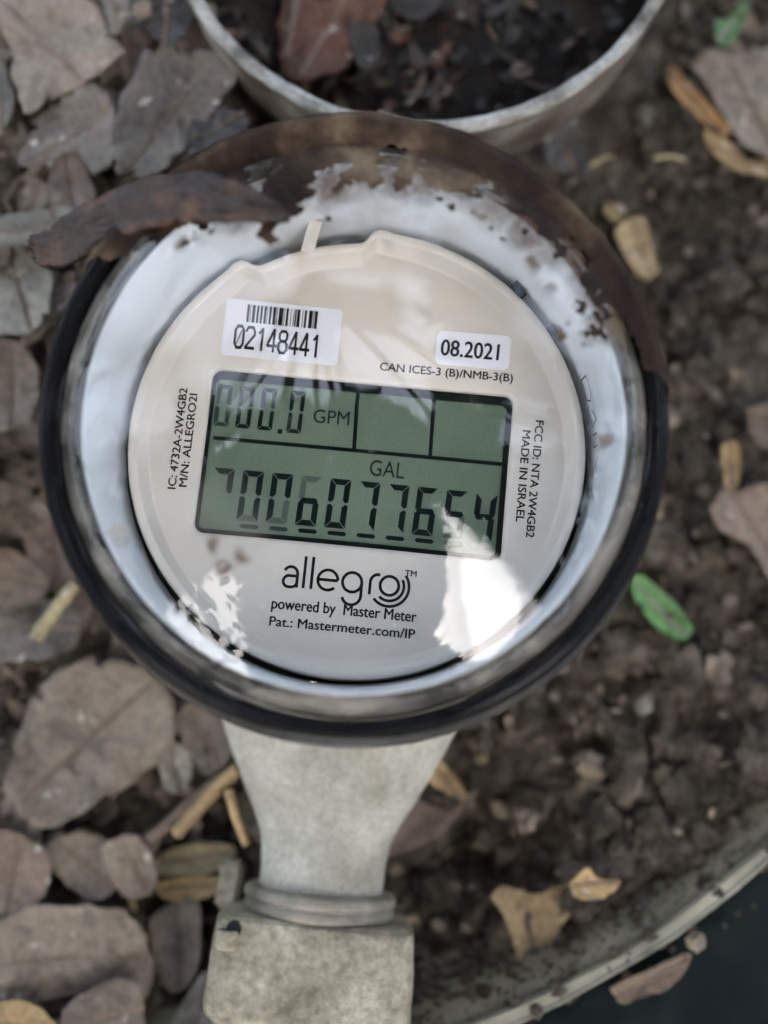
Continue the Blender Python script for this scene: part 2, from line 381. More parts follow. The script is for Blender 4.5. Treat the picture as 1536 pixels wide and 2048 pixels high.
# ---- meter box ring (bottom right of the picture)
box = empty("meter_box", (bx, by, GZ - 10)); tag(box, "round plastic meter box with pale worn lip across the bottom right corner", "meter box")
def box_part(name, prof, m):
    V, F = revolve(prof, 240, True, rfun=lambda r, z, a, i: (r + 0.35 * nz(math.cos(a) * 9, math.sin(a) * 9, i * 0.3), z + 0.5 * nz(math.cos(a) * 6, math.sin(a) * 6, 3)))
    return recalc(obj(name, [(x, y, z - (GZ - 10)) for x, y, z in V], F, m, box))
box_part("inner_wall", [(br - 11.5, -62), (br - 10.5, -54), (br - 7, -49), (br - 3.2, -42), (br - 1.2, -39.5), (br - 1.2, -62)], M["box_in"])
box_part("lip", smooth_prof([(br - 1.2, -62), (br - 1.2, -39), (br - 0.4, -37.8), (br + 0.8, -37.8), (br + 1.6, -39), (br + 1.8, -62)], 4), M["box_lip"])
box_part("flange", [(br + 1.8, -62), (br + 1.8, -44), (br + 6, -45), (br + 70, -47), (br + 72, -62)], M["box_out"])

# ------------------------------------------------------------------ soil crumbs (nobody could count them)
def ico(sub):
    bm = bmesh.new(); bmesh.ops.create_icosphere(bm, subdivisions=sub, radius=1.0)
    v = np.array([x.co[:] for x in bm.verts]); f = np.array([[q.index for q in p.verts] for p in bm.faces]); bm.free()
    return v, f
ICO1, ICO2 = ico(1), ico(2)
def lump(rng, sub=2, rough=0.35):
    v, f = (ICO2 if sub == 2 else ICO1)
    o = Vector((rng.random() * 90, rng.random() * 90, rng.random() * 90))
    s = np.array([1 + rough * mnoise.fractal(Vector(p) * 1.3 + o, 0.9, 2.2, 3) for p in v])
    return v * s[:, None], f
rng = random.Random(21)
lumps = [lump(rng, 2, 0.75) for _ in range(24)]; small_lumps = [lump(rng, 1, 0.7) for _ in range(24)]
def soil_density(x, y):
    w = 1.0 if x > -25 else max(0.25, 1.0 + (x + 25) / 60)
    return w
def scatter_crumbs(n, rmin, rmax, name, m, region):
    VV, FF, b = [], [], 0
    k = 0
    while k < n:
        x = rng.uniform(region[0], region[1]); y = rng.uniform(region[2], region[3])
        if rng.random() > soil_density(x, y): continue
        if math.hypot(x - bx, y - by) > br - 6 or math.hypot(x - 12, y - 108.5) < 52: continue
        k += 1
        v, f = rng.choice(lumps if rmax > 2 else small_lumps)
        r = rmin + (rmax - rmin) * rng.random() ** 2.2
        a = Matrix.Rotation(rng.random() * 6.28, 3, 'Z') @ Matrix.Rotation(rng.random() * 6.28, 3, 'X')
        A = np.array(a) * r * np.array([1, rng.uniform(.7, 1), rng.uniform(.6, .9)])
        VV.append(v @ A.T + np.array([x, y, ground_h(x, y) + r * 0.25])); FF.append(f + b); b += len(v)
    VV = np.concatenate(VV); FF = np.concatenate(FF)
    o = obj(name, VV.tolist(), FF.tolist(), m, smooth=False); o["kind"] = "stuff"
    return o
scatter_crumbs(1250, 1.3, 5.2, "soil_crumbs", M["soil"], (-100, 115, -115, 140))
scatter_crumbs(7500, 0.4, 1.9, "soil_grit", M["soil"], (-100, 115, -115, 140))
VV, FF, b = [], [], 0
rng = random.Random(64)
for k in range(3600):
    a = rad(rng.uniform(-85, -10)); q = rng.random() ** 2.4; r = br - 10.5 + 9 * q + (rng.uniform(0, 14) ** 1.0 if rng.random() < 0.12 else 0)
    x, y = bx + r * math.cos(a), by + r * math.sin(a)
    z = float(np.interp(r, [br - 10.5, br - 7, br - 3.2, br - 1.2, br + 1.6, br + 2, br + 20], [-54, -49, -42, -39, -38, -44, -45.5]))
    v, f = rng.choice(small_lumps); sc = rng.uniform(0.2, 1.5) * (1.15 - q)
    VV.append(v * sc + np.array([x, y, z + sc * .3])); FF.append(f + b); b += len(v)
so = obj("soil_on_box", np.concatenate(VV).tolist(), np.concatenate(FF).tolist(), M["soil"], smooth=False); so["kind"] = "stuff"
# shreds of rotted leaf and straw through the soil
VV, FF, b = [], [], 0
rng = random.Random(31)
for k in range(2600):
    x, y = rng.uniform(-105, 115), rng.uniform(-120, 145)
    if rng.random() > (0.35 if x > 10 else 1) or math.hypot(x - bx, y - by) > br - 6 or math.hypot(x - 12, y - 108.5) < 52: continue
    L_, W_ = rng.uniform(0.8, 4.2) * (0.6 if x > 10 else 1), rng.uniform(0.5, 2.0); nn = 7
    R_ = np.array(Matrix.Rotation(rng.random() * 6.28, 3, 'Z') @ Matrix.Rotation(rng.uniform(-.6, .6), 3, 'X') @ Matrix.Rotation(rng.uniform(-.6, .6), 3, 'Y'))
    p = np.array([[L_ * math.cos(6.283 * i / nn) * rng.uniform(.6, 1.1), W_ * math.sin(6.283 * i / nn) * rng.uniform(.6, 1.1), 0.3 * rng.random()] for i in range(nn)])
    p = np.concatenate([p, p - np.array([0, 0, 0.3])]) @ R_.T + np.array([x, y, ground_h(x, y) + rng.uniform(0.8, 3.0)])
    VV += p.tolist(); FF += [tuple(range(b, b + nn)), tuple(range(b + 2*nn - 1, b + nn - 1, -1))] + [(b + i, b + nn + i, b + nn + (i+1) % nn, b + (i+1) % nn) for i in range(nn)]
    b += 2 * nn
so = obj("litter_shreds", VV, FF, M["shreds"], smooth=False); so["kind"] = "stuff"

# ------------------------------------------------------------------ leaves
def leaf(name, px, z, m, label, cat="leaf", curl=1.5, tilt=(0, 0), thick=0.25, rib=True, group=None, seed=0, cup=0.0, n=36, rough=0.6):
    """a leaf whose outline is given in photograph pixels and laid at height z (mm)"""
    P = [at(x, y, z) for x, y in px]
    pts = smooth_prof([(p.x, p.y) for p in P] + [(P[0].x, P[0].y)], 5)[:-1]
    c = np.mean(np.array(pts), axis=0)
    A = np.array(pts) - c
    # long axis
    w, vec = np.linalg.eigh(A.T @ A); ax = vec[:, 1]; ay = vec[:, 0]
    u = A @ ax; v = A @ ay; hl, hw = max(abs(u.min()), u.max()), max(abs(v.min()), v.max())
    rg = random.Random(seed + len(label)); ph = rg.random() * 50
    N = len(pts); rings = [1.0, 0.93, 0.78, 0.58, 0.36, 0.14]
    Vt = []
    def hz(uu, vv):
        k = (vv / hw) ** 2
        h = (cup + 0.06) * hw * k + 1.1 * curl * (uu / hl) ** 2 + curl * 1.5 * nz(uu, vv, ph, 0.08, 2) + 0.9 * nz(uu, vv, ph + 9, 0.25, 3) * rough
        h -= 0.5 * math.exp(-(vv / 0.8) ** 2)                                # groove along the midrib
        s = abs(vv) * 0.9 + uu * 0.9
        h += 0.2 * math.cos(s * 1.6) * min(1, abs(vv) / 2)               # side veins
        return h + tilt[0] * uu / hl + tilt[1] * vv / hw
    for k, sc in enumerate(rings):
        for i in range(N):
            e = (1 + 0.075 * nz(pts[i][0], pts[i][1], ph, 0.3, 5) + 0.05 * nz(pts[i][0], pts[i][1], ph + 5, 0.9, 3) - (0.16 if rg.random() < 0.04 else 0)) if k == 0 else 1.0
            uu, vv = u[i] * sc * e, v[i] * sc * e
            Vt.append((uu, vv))
    Vt.append((0, 0))
    top = [(c[0] + ax[0]*a + ay[0]*b, c[1] + ax[1]*a + ay[1]*b, z + hz(a, b)) for a, b in Vt]
    nb = len(top)
    bot = [(x, y, zz - thick) for x, y, zz in top]
    F = []; rimf = []
    K = len(rings)
    for k in range(K - 1):
        for i in range(N):
            j = (i + 1) % N
            F.append((k*N + i, k*N + j, (k+1)*N + j, (k+1)*N + i)); F.append((nb + k*N + j, nb + k*N + i, nb + (k+1)*N + i, nb + (k+1)*N + j))
    for i in range(N):
        j = (i + 1) % N
        F.append(((K-1)*N + i, (K-1)*N + j, nb - 1)); F.append((nb + (K-1)*N + j, nb + (K-1)*N + i, nb + nb - 1))
        F.append((j, i, nb + i, nb + j)); rimf.append(len(F) - 1)
    base = Vector((c[0], c[1], z))
    o = obj(name, [(x - base.x, y - base.y, zz - base.z) for x, y, zz in top + bot], F, m)
    for q in rimf: o.data.polygons[q].use_smooth = False
    recalc(o)
    o.location = base * MM
    tag(o, label, cat, group)
    if rib:
        L = [(t, 0.35 * math.sin(t * 2.2 / hl + ph)) for t in np.linspace(u.min() * 0.93, u.max() * 0.9, 14)]
        mb = MB(); V2, F2 = [], []
        for i, (a, b) in enumerate(L):
            wd = 0.5 * (1 - 0.65 * i / 13); h = hz(a, b)
            for q, (db, dz) in enumerate(((-wd, 0.05), (-wd * .5, wd * 1.0), (wd * .5, wd * 1.0), (wd, 0.05))):
                bb = b + db
                V2.append((ax[0]*a + ay[0]*bb, ax[1]*a + ay[1]*bb, h + dz))
        for i in range(13):
            for q in range(3): F2.append((i*4 + q, i*4 + q + 1, (i+1)*4 + q + 1, (i+1)*4 + q))
        recalc(obj("midrib", V2, F2, LM["rib"] if not m.name.startswith("fresh") else LM["pale"], o))
    return o

def stick(name, px, z0, z1, r0, r1, m, label, cat="twig", n=14, wob=0.5, group=None, sides=7):
    P = [at(x, y, z0 + (z1 - z0) * i / (len(px) - 1)) for i, (x, y) in enumerate(px)]
    pts = smooth_prof([tuple(p) for p in P], 6)
    V, F = [], []; k = len(pts)
    for i, p in enumerate(pts):
        t = i / (k - 1); r = r0 + (r1 - r0) * t
        a = Vector(pts[max(i-1, 0)]); b = Vector(pts[min(i+1, k-1)]); d = (b - a).normalized()
        s1 = d.cross(Vector((0, 0, 1))).normalized(); s2 = s1.cross(d)
        for q in range(sides):
            an = 2 * math.pi * q / sides; rr = r * (1 + 0.3 * wob * nz(i * 0.7, q * 1.3, z0))
            v = Vector(p) + (s1 * math.cos(an) + s2 * math.sin(an)) * rr; V.append(v)
    for i in range(k - 1):
        for q in range(sides):
            q2 = (q + 1) % sides; F.append((i*sides + q, i*sides + q2, (i+1)*sides + q2, (i+1)*sides + q))
    F.append(tuple(range(sides))); F.append(tuple(range((k-1)*sides, k*sides)))
    b = Vector(pts[k // 2])
    o = recalc(obj(name, [v - b for v in V], F, m)); o.location = b * MM
    return tag(o, label, cat, group)

LEAVES = [
 # name, outline, height, material, label, curl, cup, tilt
 ("leaf", [(-60,-60),(120,-40),(190,10),(215,60),(247,108),(238,128),(180,168),(140,178),(105,205),(66,246),(48,215),(30,150),(2,62),(-40,20)], -40, "grey", "big grey brown wet leaf filling the top left corner", 2.0, 0.10, (0, 1)),
 ("leaf", [(60,262),(90,215),(130,190),(182,172),(222,196),(238,255),(232,325),(190,352),(150,305),(95,330),(40,330)], -43, "greywet", "shiny wet grey leaf just below the big corner leaf", 1.6, 0.0, (0, 0)),
 ("leaf", [(300,112),(332,96),(384,97),(452,108),(480,146),(440,205),(398,250),(380,292),(330,345),(262,360),(236,330),(232,262),(256,180)], -40, "greywet", "dark grey broad leaf with pale specks left of the lid", 1.6, 0.06, (0, 0)),
 ("leaf", [(265,-40),(330,-50),(392,-40),(386,30),(362,90),(330,92),(296,60),(262,40)], -44, "dark", "blue black wet leaf at the top edge left of the lid", 1.4, 0.05, (0, 0)),
 ("leaf", [(196,-30),(232,-30),(262,0),(252,40),(228,78),(214,40)], -42, "pale", "small crumpled pale leaf at the top edge by the corner leaf", 1.5, 0.15, (0, 0)),
 ("leaf", [(380,238),(402,222),(440,215),(470,222),(500,236),(480,270),(430,290),(372,312)], -43, "dark", "bluish wet leaf tucked between the meter dome and the speckled leaf", 1.2, 0.0, (0, 0)),
 ("leaf", [(440,100),(474,140),(520,205),(505,240),(468,215),(452,150)], -47, "brown", "brown wet leaf lying against the left side of the lid", 1.0, 0.0, (0, 0)),
 ("leaf", [(100,335),(128,312),(156,308),(192,388),(178,430),(118,455),(96,400)], -42, "pink", "pinkish tan leaf fragment above the tip of the bark", 1.2, 0.1, (0, 0)),
 ("leaf", [(-50,445),(40,425),(142,414),(130,462),(96,486),(-50,500)], -40, "pale", "pale grey green leaf at the left edge beside the bark tip", 1.0, 0.05, (0, 0)),
 ("leaf", [(-50,492),(30,494),(72,512),(106,560),(96,630),(60,668),(-50,655)], -43, "pale", "large dull grey leaf at the left edge below the bark tip", 1.5, 0.05, (0, 0)),
 ("leaf", [(-50,60),(-8,90),(28,180),(26,230),(2,262),(-50,270)], -45, "greywet", "narrow wet leaf on the left edge under the corner leaf", 1.2, 0.1, (0, 0)),
 ("leaf", [(-50,690),(20,676),(66,712),(80,790),(50,850),(-50,860)], -46, "grey", "grey leaf on the left edge level with the top of the display", 1.6, 0.1, (0, 0)),
 ("leaf", [(44,1068),(100,1036),(146,1044),(158,1110),(140,1160),(100,1178),(66,1130)], -46, "pink", "reddish brown leaf close to the left side of the black ring", 1.4, 0.1, (0, 0)),
 ("leaf", [(-50,1110),(20,1098),(76,1130),(104,1172),(60,1206),(-50,1200)], -45, "brown", "ragged brown leaf on the left edge above the straw stalk", 1.2, 0.1, (0, 0)),
 ("leaf", [(-50,1225),(30,1196),(110,1200),(165,1235),(150,1290),(80,1322),(-50,1316)], -45, "greywet", "dark slate grey leaf under the straw coloured stalk", 1.6, 0.08, (0, 0)),
 ("leaf", [(22,1510),(56,1412),(112,1346),(190,1318),(292,1336),(348,1400),(344,1470),(296,1540),(222,1592),(122,1656),(62,1642),(28,1590)], -36, "warm", "large rounded grey leaf lower left of the meter", 2.0, 0.06, (0, 0)),
 ("leaf", [(306,1508),(340,1482),(374,1500),(384,1546),(360,1588),(330,1572)], -38, "pale", "small pale oval leaf beside the large rounded leaf", 0.8, 0.15, (0, 0)),
 ("leaf", [(342,1452),(398,1392),(452,1440),(470,1500),(424,1552),(386,1520)], -42, "warm", "grey brown leaf tucked under the ring beside the pipe", 1.2, 0.1, (0, 0)),
 ("leaf", [(306,1724),(346,1696),(400,1686),(462,1690),(462,1724),(412,1746),(330,1752)], -38, "straw", "yellow straw curled leaf left of the pipe neck", 0.8, 0.5, (0, 0)),
 ("leaf", [(308,1768),(350,1756),(442,1750),(446,1776),(392,1800),(330,1796)], -41, "tan", "brown tan leaf edge under the yellow curled leaf", 0.8, 0.4, (0, 0)),
 ("leaf", [(-50,1668),(30,1660),(92,1700),(104,1760),(60,1830),(0,1852),(-50,1840)], -40, "pink", "pinkish leaf with an orange fleck on the lower left edge", 1.6, 0.08, (0, 0)),
 ("leaf", [(84,1700),(140,1664),(206,1676),(240,1756),(204,1800),(136,1770)], -38, "warm", "warm grey leaf in the middle of the lower left litter", 1.2, 0.08, (0, 0)),
 ("leaf", [(206,1692),(264,1664),(302,1706),(314,1756),(290,1792),(240,1780)], -39, "warm", "blunt grey leaf left of the yellow curled leaf", 1.0, 0.1, (0, 0)),
 ("leaf", [(-50,1872),(60,1812),(160,1806),(252,1822),(292,1872),(304,1950),(280,2010),(180,1990),(60,2010),(-50,2030)], -38, "warm", "broad brownish grey leaf with a dark hole near the bottom left", 2.2, 0.05, (0, 0)),
 ("leaf", [(120,2020),(190,1972),(276,1960),(290,2030),(270,2120),(130,2110)], -36, "grey", "grey leaf at the bottom edge overlapping the broad leaf", 1.2, 0.08, (0, 0)),
 ("leaf", [(-50,2010),(40,2000),(104,2030),(110,2110),(-50,2120)], -40, "tan", "mottled tan leaf in the bottom left corner", 1.2, 0.08, (0, 0)),
 ("leaf", [(300,1836),(344,1806),(396,1798),(404,1880),(392,1952),(346,1984),(306,1910)], -42, "grey", "dull grey leaf left of the coupling block", 1.2, 0.05, (0, 0)),
 ("leaf", [(330,2070),(374,1990),(424,1930),(440,1990),(436,2100)], -44, "pale", "olive grey leaf at the bottom edge beside the coupling block", 1.0, 0.1, (0, 0)),
 ("leaf", [(764,1716),(790,1650),(832,1594),(890,1584),(936,1592),(924,1624),(862,1682),(800,1706)], -42, "pink", "mauve brown leaf under the right side of the pipe neck", 0.8, 0.1, (0, 0)),
 ("leaf", [(846,1536),(866,1512),(892,1530),(938,1594),(910,1592),(868,1572)], -40, "tan", "narrow tan leaf shard right of the pipe below the ring", 0.5, 0.2, (0, 0)),
 ("leaf", [(978,1792),(1000,1772),(1070,1784),(1144,1768),(1134,1840),(1094,1946),(1052,1964),(1030,1900),(1008,1836)], -38, "wood", "triangular tan leaf fragment on the soil near the box wall", 0.9, 0.05, (0, 0)),
 ("leaf", [(1140,1768),(1172,1732),(1196,1756),(1240,1762),(1206,1796),(1156,1796)], -39, "tan", "small yellow curled leaf on the upper edge of the triangular fragment", 0.8, 0.35, (0, 0)),
 ("leaf", [(1214,1974),(1290,1940),(1376,1906),(1350,1966),(1290,1996),(1244,2004)], -42, "brown", "smooth brown leaf lying on the dark flange outside the box lip", 0.6, 0.1, (0, 0)),
 ("leaf", [(1256,1150),(1284,1152),(1340,1196),(1378,1240),(1380,1270),(1350,1280),(1306,1250),(1270,1204)], -44, "green", "fresh green leaf lying on the soil right of the meter", 0.8, 0.25, (0, 0)),
 ("leaf", [(1416,1024),(1438,976),(1476,984),(1536,968),(1600,1000),(1600,1190),(1536,1160),(1500,1098),(1440,1064)], -42, "pink", "pinkish brown leaf on the right edge of the picture", 1.4, 0.1, (0, 0)),
 ("leaf", [(1384,128),(1424,98),(1500,104),(1600,110),(1600,330),(1536,316),(1482,284),(1436,218)], -42, "grey", "big grey leaf on the right edge below the green blade", 1.6, 0.08, (0, 0)),
 ("leaf", [(1334,132),(1346,130),(1372,164),(1412,206),(1450,252),(1446,272),(1398,240),(1362,204),(1340,178)], -38, "orange", "orange brown curled leaf beside the big grey leaf on the right", 0.8, 0.4, (0, 0)),
 ("leaf", [(1402,262),(1432,270),(1474,306),(1530,328),(1600,330),(1600,362),(1530,356),(1474,346),(1424,308)], -40, "wood", "tan twisted leaf strip below the orange curled leaf", 0.8, 0.4, (0, 0)),
 ("leaf", [(1428,44),(1456,36),(1478,8),(1496,16),(1484,50),(1456,98),(1430,90)], -30, "green", "torn bright green blade at the top right corner", 0.8, 0.3, (0, 0)),
 ("leaf", [(1452,100),(1470,60),(1500,30),(1522,70),(1516,108)], -44, "brown", "brown leaf behind the torn green blade", 0.8, 0.1, (0, 0)),
 ("leaf", [(1226,466),(1250,440),(1286,438),(1302,490),(1312,548),(1284,560),(1252,522)], -40, "wood", "tan wood chip right of the mud covered dome edge", 1.0, 0.05, (0, 0)),
 ("leaf", [(1206,420),(1224,404),(1246,412),(1250,436),(1228,446)], -44, "wood", "tiny tan chip above the wood chip", 0.6, 0.1, (0, 0)),
 ("leaf", [(1440,892),(1468,884),(1480,920),(1474,972),(1452,974),(1444,930)], -40, "tan", "small tan leaf standing above the pinkish leaf on the right edge", 0.6, 0.3, (0, 0)),
 ("leaf", [(1490,820),(1536,804),(1600,810),(1600,890),(1536,900),(1500,870)], -46, "brown", "dark brown leaf on the right edge above the pinkish leaf", 1.0, 0.1, (0, 0)),
 ("leaf", [(1080,260),(1130,230),(1160,270),(1180,330),(1140,350),(1090,320)], -49, "dark", "dark brown leaf in the gap between the lid and the dome", 0.8, 0.1, (0, 0)),
]
for i, (nm, px, z, mk, lb, cu, cp, tl) in enumerate(LEAVES):
    mx_, my_ = sum(p[0] for p in px) / len(px), sum(p[1] for p in px) / len(px)
    if "lip" not in lb and "flange" not in lb:
        for _ in range(4): p = at(mx_, my_, z); z = ground_h(p.x, p.y) + (7.5 if mx_ < 540 else 5.0) + 0.15 * (i % 9) + (6 if 'blade at' in lb else -1.5 if 'behind the torn' in lb else 0)   # lies on the ground, whose height changes
    leaf("wood_chip" if "wood chip" in lb or "chip" in lb.split() else nm, px, z, LM[mk], lb, "wood chip" if "chip" in lb.split() else "leaf", cu, tl, cup=cp, seed=i * 7,
         thick=1.6 if "chip" in lb.split() else 0.25, rib="chip" not in lb.split())

# smaller litter: individual leaves, too alike to tell apart
rng = random.Random(77)
protos = []
for k in range(7):
    L = rng.uniform(7, 11); W = L * rng.uniform(0.4, 0.65)
    c = (768, 1024)
    pts = []
    for i in range(12):
        a = 2 * math.pi * i / 12; rr = (1 + rng.uniform(-.42, .12))
        pts.append((c[0] + 10 * L * math.cos(a) * rr, c[1] + 10 * W * math.sin(a) * rr))
    o = leaf("leaf", pts, -60, LM[["grey", "warm", "greywet", "brown", "warm", "pink", "grey"][k]], "small curled %s dead leaf lying loose in the litter" % ["grey brown", "warm brown", "wet grey", "dark brown", "light tan brown", "reddish brown", "dull grey"][k], "leaf", 1.6, cup=0.25, seed=200 + k, group="small dead leaves littering the soil")
    protos.append(o)
spots = []
while len(spots) < 84:
    x, y = (rng.uniform(-100, -20), rng.uniform(-115, 130)) if rng.random() < 0.97 else (rng.uniform(50, 105), rng.uniform(-60, 135))
    if x < 0 and math.hypot(x, y) < 38: continue
    if math.hypot(x - 12, y - 108) < 50: continue
    if math.hypot(x - bx, y - by) > br - 15: continue
    spots.append((x, y))
for i, (x, y) in enumerate(spots):
    src = protos[i % 7]
    if i < 7: o = src
    else:
        o = src.copy(); COL.objects.link(o)
        for ch in src.children:
            q = ch.copy(); COL.objects.link(q); q.parent = o
    s = rng.uniform(0.7, 1.5)
    o.location = Vector((x, y, ground_h(x, y) + rng.uniform(2, 4.5))) * MM
    o.rotation_euler = (rng.uniform(-.3, .3), rng.uniform(-.3, .3), rng.uniform(0, 6.28)); o.scale = (s, s, s)

# sticks and stalks
stick("plant_stalk", [(72,1276),(110,1222),(152,1166)], -40, -38, 1.5, 1.3, LM["straw"], "pale straw coloured stalk left of the black ring", "stalk")
stick("twig", [(478,1536),(430,1580),(352,1668)], -38, -42, 1.3, 1.5, LM["tan"], "tan twig slanting down left from the pipe", "twig")
stick("twig", [(458,1580),(470,1630),(494,1690)], -36, -38, 0.9, 0.8, LM["tan"], "short tan twig lying along the left side of the pipe neck", "twig")
stick("twig", [(500,1530),(420,1580),(300,1680)], -44, -44, 1.6, 1.2, LM["brown"], "dark brown twig behind the tan twig by the pipe", "twig")
stick("twig", [(208,170),(222,240),(240,345)], -37, -38, 0.7, 0.6, LM["brown"], "thin brown leaf stem across the wet grey leaves at top left", "leaf stem")
stick("twig", [(160,308),(178,350),(196,395)], -38, -38, 0.5, 0.5, LM["brown"], "short dark stem beside the pinkish tan fragment", "leaf stem")
stick("grass_stem", [(1182,330),(1206,316),(1228,312)], -42, -41, 0.5, 0.25, LM["straw"], "short straw curl on dark soil right of the dome", "straw")
stick("grass_stem", [(1308,316),(1340,313),(1372,320)], -42, -41, 0.4, 0.3, LM["straw"], "thin pale straw right of the short curl", "straw")
stick("grass_stem", [(152,78),(180,66),(203,55)], -36, -36, 0.4, 0.3, LM["straw"], "pale straw fibre lying on the big corner leaf", "straw")
stick("grass_stem", [(-20,408),(30,415),(66,424)], -40, -40, 0.5, 0.4, LM["pale"], "pale fibre on the left edge above the grey green leaf", "straw")
stick("grass_stem", [(1060,180),(1110,235),(1118,320)], -46, -46, 0.8, 0.6, LM["brown"], "brown rootlet in the shade beside the lid", "root")

# pebbles and clods that can be told apart
PEB = [(1175,1525,36,"wood","tan crumbly clod on the soil below the ring"),(1287,1412,20,"pale","pale pebble high on the soil right of the ring"),(1298,1706,20,"straw","small yellow pebble near the box wall"),
 (1455,566,48,"grey","big grey clod right of the mud covered dome"),(1390,740,40,"grey","grey clod on the right level with the date sticker"),(1330,840,26,"warm","small clod close to the right side of the ring"),
 (1420,1100,24,"grey","grey clod beside the pinkish leaf"),(1395,1882,20,"straw","pale chip on the box lip"),(1362,1640,15,"tan","orange tan pebble right of the yellow pebble"),
 (1470,1645,17,"wood","tan pebble close to the right end of the box wall"),(1055,1640,26,"wood","tan grey clod right of the mauve leaf"),(1470,60,0,"",""),(1215,100,26,"brown","brown clod right of the lid rim"),
 (1290,230,24,"pale","light grey clod left of the orange leaf"),(60,690,26,"grey","round clod left of the black ring"),(40,930,36,"warm","grey brown clod on the left edge beside the ring"),(100,890,28,"grey","dark clod touching the left of the ring"),
 (85,370,26,"pale","knobbly pale clod on the left edge above the bark"),(30,390,24,"grey","grey clod at the left edge beside the knobbly clod"),(1180,600,0,"",""),(1330,1300,30,"grey","grey clod below the green leaf"),(1440,1330,36,"warm","broad clod lower right of the green leaf"),(1500,1480,30,"grey","grey clod at the right edge above the box wall"),(960,1480,26,"grey","clod just below the ring right of the pipe")]
rng = random.Random(5)
for x, y, r, mk, lb in PEB:
    if not r: continue
    z = -38.5 if "lip" in lb else GZ + 4
    v, f = lump(rng, 2, 0.9); R_ = r / 11.5
    p = at(x, y, z)
    o = obj("pebble" if ("pebble" in lb or "chip" in lb) else "soil_clod", (v * np.array([R_, R_ * .85, R_ * .7])).tolist(), f.tolist(), M["soil"] if mk == "grey" else M["shreds"] if mk in ("straw", "wood", "tan", "warm", "brown") else LM[mk], smooth=False); o.location = p * MM
    o.rotation_euler = (0, 0, rng.random() * 6)
    tag(o, lb, "pebble" if o.name.startswith("pebble") else "soil clod")

# ------------------------------------------------------------------ the water meter
meter = empty("water_meter", (0, 0, 0)); meter.rotation_euler = (0, 0, ROT)
tag(meter, "round domed water meter with green digital display and open lid, half buried in soil", "water meter")

# body under the register, and its outlet neck along -y
AZ = -35.0
V, F = revolve(smooth_prof([(42, -13), (43, -18), (41, -27), (36, -38), (28, -48), (15, -53), (0.5, -54)], 5), 96)
recalc(obj("meter_body", V, F, M["cast"], meter))
def loft_y(secs, n=48):
    """secs: (y, rx, rz, z, squareness)"""
    V, F = [], []
    for (y, rx, rz, z, sq) in secs:
        for k in range(n):
            a = 2 * math.pi * k / n; c, s = math.cos(a), math.sin(a)
            e = 2.0 / sq
            V.append((rx * math.copysign(abs(c) ** e, c), y, z + rz * math.copysign(abs(s) ** e, s)))
    m = len(secs)
    for i in range(m - 1):
        for k in range(n):
            k2 = (k + 1) % n; F.append((i*n + k, i*n + k2, (i+1)*n + k2, (i+1)*n + k))
    F.append(tuple(range(n))); F.append(tuple(range((m-1)*n, m*n)))
    return V, F
def ints(secs, k=5): return smooth_prof(secs, k)
neck = ints([(-34, 24, 15, AZ, 2.6), (-42, 21.8, 13.5, AZ, 2.5), (-48, 19.4, 12.5, AZ, 2.4), (-55, 16.0, 11.6, AZ, 2.2), (-61, 12.9, 10.9, AZ, 2), (-66, 11.3, 10.7, AZ, 2), (-74, 11.1, 10.7, AZ, 2)])
V, F = loft_y(neck, 64)
V = [(x + 0.15 * nz(x, y, z, 0.4), y, z + 0.15 * nz(x, y, z + 40, 0.4)) for x, y, z in V]
recalc(obj("outlet_neck", V, F, M["cast_light"], meter))
V, F = loft_y(ints([(-72.4, 11.2, 11, AZ, 2), (-72.6, 12.9, 12.7, AZ, 2), (-73.2, 13.5, 13.3, AZ, 2), (-74.3, 13.6, 13.4, AZ, 2), (-74.9, 13.1, 12.9, AZ, 2), (-75.5, 13.5, 13.3, AZ, 2), (-76.6, 13.5, 13.3, AZ, 2), (-77.2, 12.6, 12.4, AZ, 2), (-78.2, 11.5, 11.2, AZ, 2)], 3), 64)
recalc(obj("neck_flange", V, F, M["cast_dark"], meter))
blk = [(-77.0, 15.6, 11.4, AZ, 6), (-77.5, 16.6, 12.2, AZ, 7), (-79, 17.1, 12.8, AZ, 8), (-90, 17.7, 13, AZ, 8), (-92.6, 17.7, 13, AZ, 8), (-94, 17.2, 12.6, AZ, 7), (-95.4, 16, 12, AZ, 6), (-100, 15.4, 11.8, AZ, 5), (-130, 15.2, 11.6, AZ, 4)]
V, F = loft_y(ints(blk, 4), 72)
V = [(x + 0.35 * nz(x, y, z, 0.18), y + 0.25 * nz(x, y, z + 20, 0.2), z + 0.3 * nz(x, y, z + 40, 0.25)) for x, y, z in V]
nut = recalc(obj("coupling_nut", V, F, M["cast"], meter))
V, F = loft_y(ints([(-79.2, 1.7, 1.7, 0, 2), (-79.6, 2.0, 2.0, 0, 2), (-81.6, 2.0, 2.0, 0, 2), (-82.4, 1.6, 1.6, 0, 2)], 3), 20)
V = [(x - 14.4 , y, z + AZ + 12.4) for x, y, z in V]
recalc(obj("lug", V, F, M["cast"], nut))
V, F = loft_y([(-79.05, 1.15, 1.15, 0, 2), (-79.3, 1.2, 1.2, 0, 2)], 16)
recalc(obj("lug_hole_disc", [(x - 14.4, y + 0.0, z + AZ + 12.5) for x, y, z in V], F, M["clip"], nut))  # dark disc standing in for the shade inside the hole
V, F = quad_box(loc(466, 1722, -41), loc(452, 1818, -41), 4.2, AZ - 12, AZ - 5, AZ - 12, AZ - 4)
o = recalc(obj("nut_ear", V, F, M["cast"], nut, smooth=False))
bmv = bmesh.new(); bmv.from_mesh(o.data); bmesh.ops.bevel(bmv, geom=bmv.edges[:], offset=0.0008, segments=2, affect='EDGES'); bmv.to_mesh(o.data); bmv.free()
